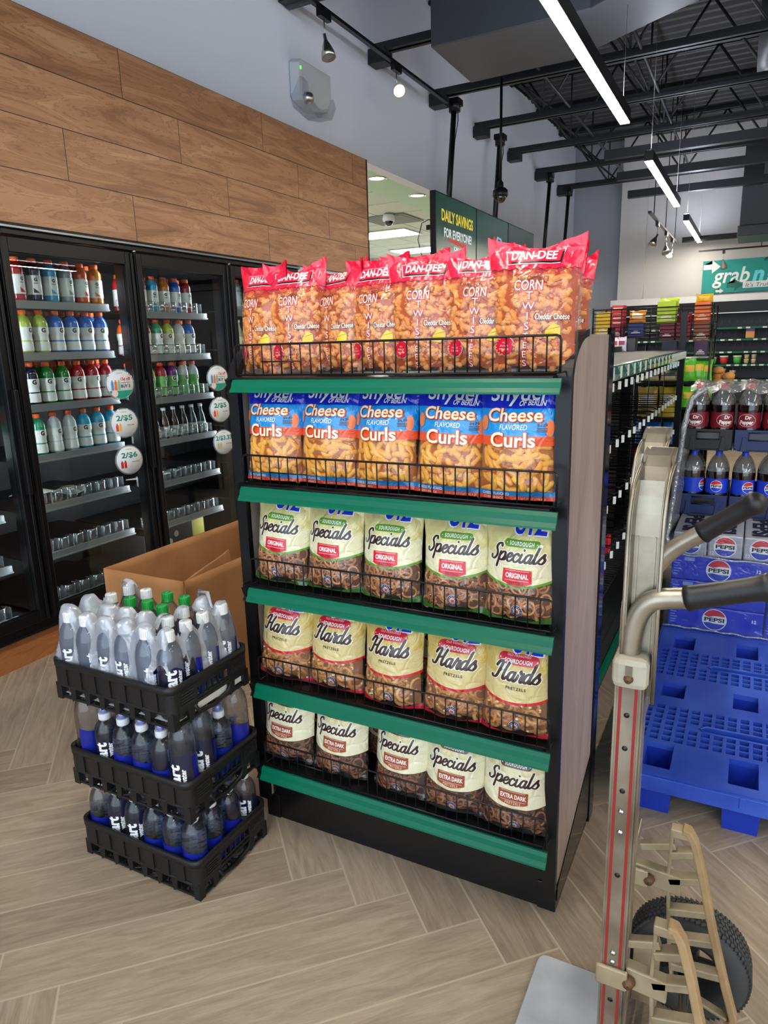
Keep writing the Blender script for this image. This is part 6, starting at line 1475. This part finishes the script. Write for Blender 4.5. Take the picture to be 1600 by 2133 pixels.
# 2-litre bottles in shells
def big_bottle(kind):
    if ('big', kind) in PROTO: return PROTO[('big', kind)]
    b = MB(); prof = [(.001, 0), (.03, 0), (.046, .008), (.052, .03), (.053, .09), (.052, .10), (.052, .175), (.053, .185)]
    b.lathe(prof+[(.053, .20), (.052, .212)], 28, 0); b.lathe([(.052, .212), (.049, .226), (.040, .250), (.026, .272), (.015, .284), (.0135, .290)], 28, 1)
    for q in range(2): b.lathe([(.001, .2125), (.0515, .2125)], 28, 0)
    l = MB(); l.lathe([(.0526, .102), (.0526, .176)], 28, 0); R = .0530
    def wr(a0, off=.0004): return lambda p, q: ((R+off)*cos(a0+p/R), (R+off)*sin(a0+p/R), .139+q)
    if kind == 'cherry':
        for a0 in (-pi/2-.2, pi/2, -pi/2+2.0):
            v, f = text2d('Dr', .024, .04, .1, .007); l.flat([(x+.006, y+.014) for x, y in v], f, wr(a0), 1); v, f = text2d('Pepper', .026, .04, .1, .007, .062); l.flat([(x, y-.009) for x, y in v], f, wr(a0), 1)
            n = 28; ring = circle2d(.041, n, ry=.030); ri = circle2d(.0395, n, ry=.0285); l.flat(ring+ri, [(i, (i+1) % n, n+(i+1) % n, n+i) for i in range(n)], wr(a0), 1)
        mats = [mat('label_maroon', (122, 22, 40), .35), mat('label_cream', (238, 232, 226), .4)]; cap = (206, 26, 40)
    else:
        for a0 in (-pi/2, pi/2+.6):
            v, f = poly2d(circle2d(.029, 20), .008); l.flat(v, f, wr(a0), 1)
            rt = .027; v, f = poly2d([(rt*cos(a), rt*sin(a)) for a in [radians(22)+radians(136)*i/10 for i in range(11)]]+[(-.014, .007), (.014, .010)], .008); l.flat(v, f, wr(a0, .0008), 2)
            v, f = poly2d([(rt*cos(a), rt*sin(a)) for a in [radians(202)+radians(136)*i/10 for i in range(11)]]+[(.014, -.010), (-.014, -.008)], .008); l.flat(v, f, wr(a0, .0008), 0)
            v, f = text2d('PEPSI', .0145, .04, 0, .008, .048); l.flat(v, f, wr(a0, .0012), 3)
        mats = [mat('label_pepsi_blue', (30, 62, 206), .35), mat('logo_ring_white', (236, 238, 240)), mat('logo_red', (206, 40, 48)), mat('logo_ink_black', (20, 22, 30))]; cap = (40, 84, 220)
    c = MB().lathe([(.001, .312), (.0135, .312), (.0148, .310), (.0148, .292), (.0165, .289), (.0140, .288)], 22)
    PROTO[('big', kind)] = (b.mesh('body', [mat('cola_dark', (26, 12, 8), .06, coat=1), film('clear_neck', (222, 222, 220), .10, .12, .05)]), l.mesh('label', mats), c.mesh('cap', mat('cap_%d_%d_%d' % cap, cap, .4)))
    return PROTO[('big', kind)]
def soda_bottle(kind, x, y, z, rz, label, group):
    b, l, c = big_bottle(kind); t = thing('soda_bottle', label, 'bottle', (x, y, z), (0, 0, rz), group); mkobj('body', b, t); mkobj('label', l, t); mkobj('cap', c, t)
def shell_crate(x0, w, y0, dep, z, m, label):
    t = thing('bottle_shell', label, 'bottle tray', (x0, y0, z), group='moulded bottle trays'); s = MB()
    o = [(0, .0), (.02, .0), (.035, .03), (.045, .085), (.075, .092), (w-.075, .092), (w-.045, .085), (w-.035, .03), (w-.02, 0), (w, 0), (w, .105), (0, .105)]
    s.prism([(0, .105), (0, .02), (.02, 0), (w-.02, 0), (w, .02), (w, .105)], lambda a, b: (a, 0, b), lambda a, b: (a, .006, b))
    s.prism([(0, .105), (0, .02), (.02, 0), (w-.02, 0), (w, .02), (w, .105)], lambda a, b: (a, dep-.006, b), lambda a, b: (a, dep, b))
    s.box(0, .006, 0, dep, .01, .105).box(w-.006, w, 0, dep, .01, .105).box(0, w, 0, dep, .004, .010)
    for a in (.03, w-.06): s.prism([(a, 0), (a+.03, 0), (a+.022, .07), (a+.008, .07)], lambda p, q: (p, -.008, q), lambda p, q: (p, 0, q))
    s.build('tray', m, t, .002); MB().box(w*.30, w*.72, -.003, .001, .060, .088).build('grip_opening', M_gloss, t); MB().tube([(w*.28, -.004, .056), (w*.74, -.004, .056), (w*.74, -.004, .092), (w*.28, -.004, .092)], .004, 6, closed=True).build('grip_frame', m, t)
M_shell1 = mat('tray_black', (28, 28, 31), .35); M_shell2 = mat('tray_navy', (30, 44, 92), .35)
Yb = 3.86
for ty, (z, kind, nm, cl) in enumerate(((.6165, 'blue', 'cola bottle with blue cap', 'lower tier'), (.948, 'cherry', 'dark soda bottle with red cap', 'upper tier'))):
    for s_ in range(3):
        shell_crate(-.292+s_*.232, .228, Yb-.06, .46, z-.0005, (M_shell1, M_shell2)[min(s_, 1) if ty else 1], '%s plastic tray holding soda bottles, %s, %s' % (('black' if ty and not s_ else 'navy'), cl, ('left', 'middle', 'right')[s_]))
    for j in range(3 if ty else 2):
        for i in range(6):
            soda_bottle(kind, -.234+i*.113+.006*(i//2), Yb+j*.113, z+.011, (0, .55, 0, .3, .1, .4)[i] if ty else (1.2, 0, .5, .2, .6, .1)[i], '%s, %s, %s row, %s' % (nm, cl, ['front', 'second', 'third'][j], 'leftmost' if i == 0 else ORD[i]+' from the left'), 'soda bottles, %s' % cl)
MB().box(-.27, .40, 3.85, 4.45, .1415, .6155).build('x', M_pb) if False else None
for k in range(4):
    t = thing('soda_carton', 'blue soda carton hidden low behind the front ones, %s layer' % ORD[k], 'soda carton', (-.272, 3.86, .1415+k*.1185), group='blue soda cartons at the back'); MB().box(0, .45, 0, .55, 0, .1175).build('carton', M_pb, t, .004)
# stretch wrap: folds on the left corner, veil over the top
wp = MB(); path = [(-.20, 3.80, 1.255), (-.262, 3.78, 1.20), (-.282, 3.74, 1.08), (-.292, 3.66, .9), (-.298, 3.52, .72), (-.300, 3.42, .61), (-.292, 3.40, .5)]
cp = []
for s_ in range(len(path)-1):
    for k in range(6):
        t_ = k/6; a, b = Vector(path[s_]), Vector(path[s_+1]); cp.append(a.lerp(b, t_)+Vector((.006*noise.noise(Vector((s_+t_, 0, 0))*3), .006*noise.noise(Vector((s_+t_, 5, 0))*3), 0)))
wp.tube(cp, [.013+.007*noise.noise(Vector((i*.6, 2, 0))) for i in range(len(cp))], 9)
for off in (.03, .06, .1):
    vs = []; n = len(cp)
    for i, p in enumerate(cp): vs += [p, p+Vector((off*.25+.01*noise.noise(p*20), off+.15, -.01))]
    wp.add(vs, [(2*i, 2*i+1, 2*i+3, 2*i+2) for i in range(n-1)], 0, True)
nx, ny = 40, 20; vs = []
for i in range(nx+1):
    for j in range(ny+1):
        x = -.27+.67*i/nx; y = 3.79+.38*j/ny; u = ((x+.234)/.113) % 1; d = min(u, 1-u)
        edge = max(0, 1-j/3)*.03
        vs.append((x, y, 1.275-.012*ssm(.1, .4, d)+.012*noise.noise(Vector((x*14, y*14, 0)))-edge+.006*noise.noise(Vector((x*50, y*50, 3)))))
wp.add(vs, [(i*(ny+1)+j, (i+1)*(ny+1)+j, (i+1)*(ny+1)+j+1, i*(ny+1)+j+1) for i in range(nx) for j in range(ny)], 0, True)
for zc, a in ((.505, .02), (.15, .0)):
    pts = [(-.29+.7*i/30, 3.405+.004*noise.noise(Vector((i*.9, zc, 0))), zc+.012*noise.noise(Vector((i*.35, 3, zc)))) for i in range(31)]; wp.tube(pts, .005, 6)
tag(wp.build('stretch_wrap', film('stretch_wrap', (240, 242, 246), .20, .16, .12, (40, .8, .01), (226, 230, 236))), 'bunched clear stretch wrap on the left corner and top of the soda stack', 'plastic wrap')
vs = []; nx, nz = 30, 18
w2 = MB()
for i in range(nx+1):
    for j in range(nz+1): x = -.29+.72*i/nx; z = .15+.46*j/nz; vs.append((x, 3.410+.005*noise.noise(Vector((x*22, z*30, 2))), z))
w2.add(vs, [(i*(nz+1)+j, (i+1)*(nz+1)+j, (i+1)*(nz+1)+j+1, i*(nz+1)+j+1) for i in range(nx) for j in range(nz)], 0, True)
tag(w2.build('stretch_wrap', film('stretch_wrap_flat', (248, 249, 252), .02, .09, .10, (30, .7, .006))), 'smooth clear stretch wrap across the front of the soda cartons', 'plastic wrap')
sc = MB(); rr_ = random.Random(3)
for k in range(7): 
    a = rr_.uniform(0, 6.28); sc.tube([(-.36+.05*cos(a+q*.9)*rr_.uniform(.5, 1), 3.50+.08*sin(a+q*.9), .02+.03*rr_.random()) for q in range(8)], .006, 6)
tag(sc.build('wrap_scrap', film('stretch_wrap', (240, 242, 246))), 'crumpled scrap of clear wrap on the floor beside the soda pallet', 'plastic scrap')

# ================================================================ HAND TRUCK
ht = thing('hand_truck', 'worn aluminium hand truck with red-striped rails and black grips', 'hand truck', (0, 0, 0))
M_alu = mat('worn_aluminium', (172, 164, 148), .34, metal=.8, var=(9, (128, 118, 102)), bump=(60, .25, .001))
M_cast = mat('cast_aluminium_cream', (168, 152, 124), .5, metal=.3, var=(12, (134, 118, 92)), bump=(80, .3, .001))
M_redst = mat('red_stripe', (140, 34, 36), .55); M_grip = mat('grip_rubber', (26, 26, 28), .42); M_bolt = mat('rusty_bolt', (104, 76, 52), .6, metal=.4)
def rail(yc, nm, ox=0.0, striped=True):
    # lower box rail with the striped face towards the camera; above it an open channel that curls back at the top
    zz = [.93, 1.10, 1.20, 1.235, 1.262, 1.285, 1.305, 1.320, 1.330]; sy = [0, 0, 0, .003, .009, .018, .032, .050, .072]; sx = [0, 0, 0, 0, .001, .002, .004, .006, .008]
    xa, xb = -.151+ox, -.101+ox; vs = []; m = MB()
    for z, dy, dx in zip(zz, sy, sx):
        y0 = yc-.012+dy; y1 = yc+.016+dy; w = dx*.6
        vs += [(xa+dx, y1, z), (xa+dx, y0, z-dy*.3), (xa+dx+.004, y0, z-dy*.3), (xa+dx+.007, y1-.004, z), (xb+w-.007, y1-.004, z), (xb+w-.004, y0, z-dy*.3), (xb+w, y0, z-dy*.3), (xb+w, y1, z)]
    fs = []; n = len(zz)
    for k in range(n-1):
        for q in range(8): fs.append((8*k+q, 8*k+(q+1) % 8, 8*k+8+(q+1) % 8, 8*k+8+q))
    fs += [tuple(range(8))[::-1], tuple(8*(n-1)+q for q in range(8))]
    m.add(vs, fs, 0, False)
    for e in (0, 1): m.tube([((xa+dx if not e else xb+dx*.6), yc-.012+dy, z-dy*.3) for z, dy, dx in zip(zz, sy, sx)], .0032, 8)
    for e in (-.139+ox, -.113+ox): m.box(e-.0012, e+.0012, yc+.009, yc+.013, .93, 1.20)
    m.build('upper_channel', M_alu, ht)
    x0, x1, yf = -.157+ox, -.117+ox, yc-.018
    pl = MB().box(x0, x1, yf, yc+.018, .02, .985).box(x0-.001, x0+.003, yf-.0015, yf, .02, .985).box(x1-.003, x1+.001, yf-.0015, yf, .02, .985).box(x1, x1+.004, yc-.012, yc+.030, .02, .985).build('rail', M_alu, ht, .001)
    for s in ((-.149, -.1245) if striped else ()): MB().box(s-.0023, s+.0023, yf-.0012, yf+.0005, .025, .96).build('red_stripe', M_redst, pl)
    h = MB()
    for z in (.905, .845, .765, .60, .335, .23): h.lathe([(.001, yf-.0008), (.0045, yf-.0008), (.0045, yf-.0002)], 14, axis='y', c=(-.137+ox, 0, z))
    h.build('bolt_holes', M_gloss, pl)
    h = MB()
    for z in (.725, .685, .437, .418): h.lathe([(.001, yf-.003), (.004, yf-.0025), (.0052, yf-.0004)], 12, axis='y', c=(-.137+ox, 0, z))
    h.build('rivets', M_chrome, pl)
rail(1.10, 'a'); rail(1.372, 'b', -.036, False)
def handle(yc, pts, gripts, zc):
    ox = -.030 if yc > 1.2 else 0
    c = MB().box(-.163+ox, -.107+ox, yc-.030, yc+.030, zc-.030, zc+.024); cl = c.build('handle_clamp', mat('clamp_cream', (172, 166, 148), .5, var=(14, (150, 142, 124))), ht, .011)
    MB().box(-.141+ox, -.131+ox, yc-.033, yc-.029, zc-.012, zc+.012).build('clamp_slot', mat('slot_shade', (110, 100, 84), .6), cl)
    MB().lathe([(.001, yc-.038), (.006, yc-.036), (.008, yc-.029)], 12, axis='y', c=(-.136+ox, 0, zc-.010)).build('clamp_bolt', M_bolt, cl)
    P_ = []; P0 = [Vector(p) for p in pts]
    for i in range(len(P0)-1):
        a, b, c_, d = P0[max(i-1, 0)], P0[i], P0[i+1], P0[min(i+2, len(P0)-1)]
        for k in range(7):
            t = k/7; P_.append(.5*(2*b+(c_-a)*t+(2*a-5*b+4*c_-d)*t*t+(3*b-a-3*c_+d)*t**3))
    P_.append(P0[-1]); hd = MB().tube(P_, .0165, 18).build('handle', M_alu, ht)
    a, b = map(Vector, gripts); L_ = (b-a)
    n = 14; pg = [a+L_*(k/n) for k in range(n+1)]; rg = [.0205]+[.0195-.0015*sin(pi*k/n)+.004*ssm(.75, 1, k/n) for k in range(1, n)]+[.016]
    pg.append(b+L_.normalized()*.006); rg.append(.008)
    MB().tube(pg, rg, 20).build('grip', M_grip, hd)
handle(1.10, [(-.140, 1.10, .98), (-.139, 1.10, 1.03), (-.130, 1.098, 1.075), (-.108, 1.095, 1.103), (-.062, 1.09, 1.115)], [(-.062, 1.09, 1.115), (.058, 1.08, 1.155)], .985)
handle(1.372, [(-.166, 1.372, 1.00), (-.150, 1.372, 1.045), (-.128, 1.370, 1.085), (-.100, 1.366, 1.118), (-.058, 1.36, 1.150)], [(-.060, 1.36, 1.149), (.030, 1.34, 1.223)], .985)
# cross members and toe plate
for z in (.50, .80, .10): MB().box(-.148, -.128, 1.118, 1.354, z, z+.03).build('cross_member', M_alu, ht, .003)
tp = MB(); o = [(-.165, 1.04), (-.165, 1.436), (-.335, 1.436), (-.345, 1.433), (-.352, 1.424), (-.354, 1.41), (-.354, 1.066), (-.350, 1.05), (-.340, 1.04)]
tp.prism(o, lambda a, b: (a, b, .006), lambda a, b: (a, b, .014)); tp.box(-.165, -.155, 1.04, 1.436, .006, .12)
tp.build('toe_plate', mat('toe_plate_metal', (206, 210, 216), .45, metal=.2, var=(7, (176, 182, 190)), bump=(30, .3, .001)), ht, .002)
# wheels
def wheel(yc):
    R = .127; wdt = .044; t = MB()
    pr = [(R*.62, -wdt), (R*.72, -wdt*1.02), (R*.88, -wdt), (R*.97, -wdt*.78), (R, -wdt*.4), (R, wdt*.4), (R*.97, wdt*.78), (R*.88, wdt), (R*.72, wdt*1.02), (R*.62, wdt), (R*.55, wdt*.9), (R*.55, -wdt*.9)]
    t.lathe([(r, z) for r, z in pr]+[(pr[0])], 64, 0, (-.022, yc, .128), axis='y')
    for k in range(72):
        a = 2*pi*k/72
        for q, zz in enumerate((-.030, -.018, -.006, .006, .018, .030)):
            aa = a+(.022 if q % 2 else -.022)*1.0; rr = R*(1.0 if abs(zz) < .02 else .985)
            c = Vector((-.022+rr*cos(aa), yc+zz, .128+rr*sin(aa))); rad = Vector((cos(aa), 0, sin(aa))); tn = Vector((-sin(aa), 0, cos(aa)))
            t.obox(c, rad*.0022, (tn*.0042+Vector((0, .0025*(1 if q % 2 else -1), 0))), Vector((0, .0045, 0)))
    w = t.build('wheel', mat('tyre_rubber', (62, 63, 64), .7), ht)
    h = MB(); h.lathe([(.018, -.05), (.022, -.05), (.022, .05), (.018, .05)], 20, 0, (-.022, yc, .128), axis='y'); h.lathe([(R*.57, -.03), (R*.60, -.030), (R*.60, .03), (R*.57, .03)], 40, 0, (-.022, yc, .128), axis='y')
    for k in range(5): a = 2*pi*k/5; h.obox((-.022+.045*cos(a), yc, .128+.045*sin(a)), (.028*cos(a), 0, .028*sin(a)), (0, .006, 0), (-.007*sin(a), 0, .007*cos(a)))
    h.build('wheel_hub', mat('hub_dark', (46, 46, 48), .5), w)
wheel(1.46); wheel(1.005)
MB().cyl((-.022, .96, .128), (-.022, 1.505, .128), .010, 14).build('axle', M_alu, ht)
# axle brackets and stair climbers
def climber(yc):
    b = MB(); b.obox((-.10, yc, .388), (.055, 0, -.004), (0, .012, 0), (0, 0, .022)); b.box(-.164, -.110, yc-.026, yc-.018, .370, .410)
    b.build('frame_bracket', M_cast, ht, .003); MB().box(-.130, -.075, yc-.012, yc+.012, .06, .21).build('axle_bracket', M_cast, ht, .003)
    MB().lathe([(.001, -.016), (.009, -.014), (.012, -.006), (.012, .0)], 8, axis='y', c=(-.108, yc-.014, .388)).build('bracket_bolt', M_bolt, ht)
    fr = MB(); yw = .010
    def seg(p, q, hw, th=yw):
        a = Vector((p[0], yc, p[1])); c = Vector((q[0], yc, q[1])); d = (c-a); n = Vector((-d.z, 0, d.x)).normalized()
        fr.obox((a+c)/2, d/2, (0, th, 0), n*hw)
    inner = [(-.070, .500), (-.072, .40), (-.064, .27), (-.048, .13)]; outer = [(-.038, .515), (-.012, .41), (.022, .27), (.068, .10)]
    for k in range(3): seg(inner[k], inner[k+1], .0035)
    seg((-.062, .475), (-.13, .452), .008, .009)                    # top arm to the rail
    seg((-.048, .13), (.062, .092), .004)
    for t_ in (.16, .36, .55, .72, .88):
        ip = lambda L_, t: (lambda s, k: (L_[k][0]+(L_[k+1][0]-L_[k][0])*(s-k), L_[k][1]+(L_[k+1][1]-L_[k][1])*(s-k)))(t*3, min(2, int(t*3)))
        p, q = ip(inner, t_), ip(outer, t_*.93); seg((p[0], p[1]), (q[0], q[1]), .0085, .012)
    fr.box(-.074, -.038, yc-.012, yc+.012, .498, .518); fr.build('stair_climber_frame', M_cast, ht, .0025)
    sk = MB(); pts = [(-.052, .517), (-.040, .515), (-.028, .495), (-.010, .43), (.022, .29), (.052, .175), (.074, .10), (.072, .082), (.060, .08)]
    th = .0075; vs = []; n = len(pts)
    for i, p in enumerate(pts):
        a = Vector((*pts[max(i-1, 0)], 0)); b_ = Vector((*pts[min(i+1, n-1)], 0)); d = (b_-a).normalized(); nn = Vector((-d.y, d.x, 0))
        for s in (-1, 1):
            for u in (-1, 1): vs.append((p[0]+nn.x*th*s, yc+u*.0135, p[1]+nn.y*th*s))
    fs = [(0, 1, 3, 2), (4*n-4, 4*n-2, 4*n-1, 4*n-3)]
    for i in range(n-1): a = 4*i; fs += [(a, a+4, a+5, a+1), (a+1, a+5, a+7, a+3), (a+3, a+7, a+6, a+2), (a+2, a+6, a+4, a)]
    sk.add(vs, fs); tag(sk.build('stair_climber_skid', mat('skid_tan', (172, 144, 104), .55, var=(14, (146, 118, 82))), ht, .003), 'curved tan skid')
climber(1.10); climber(1.372)
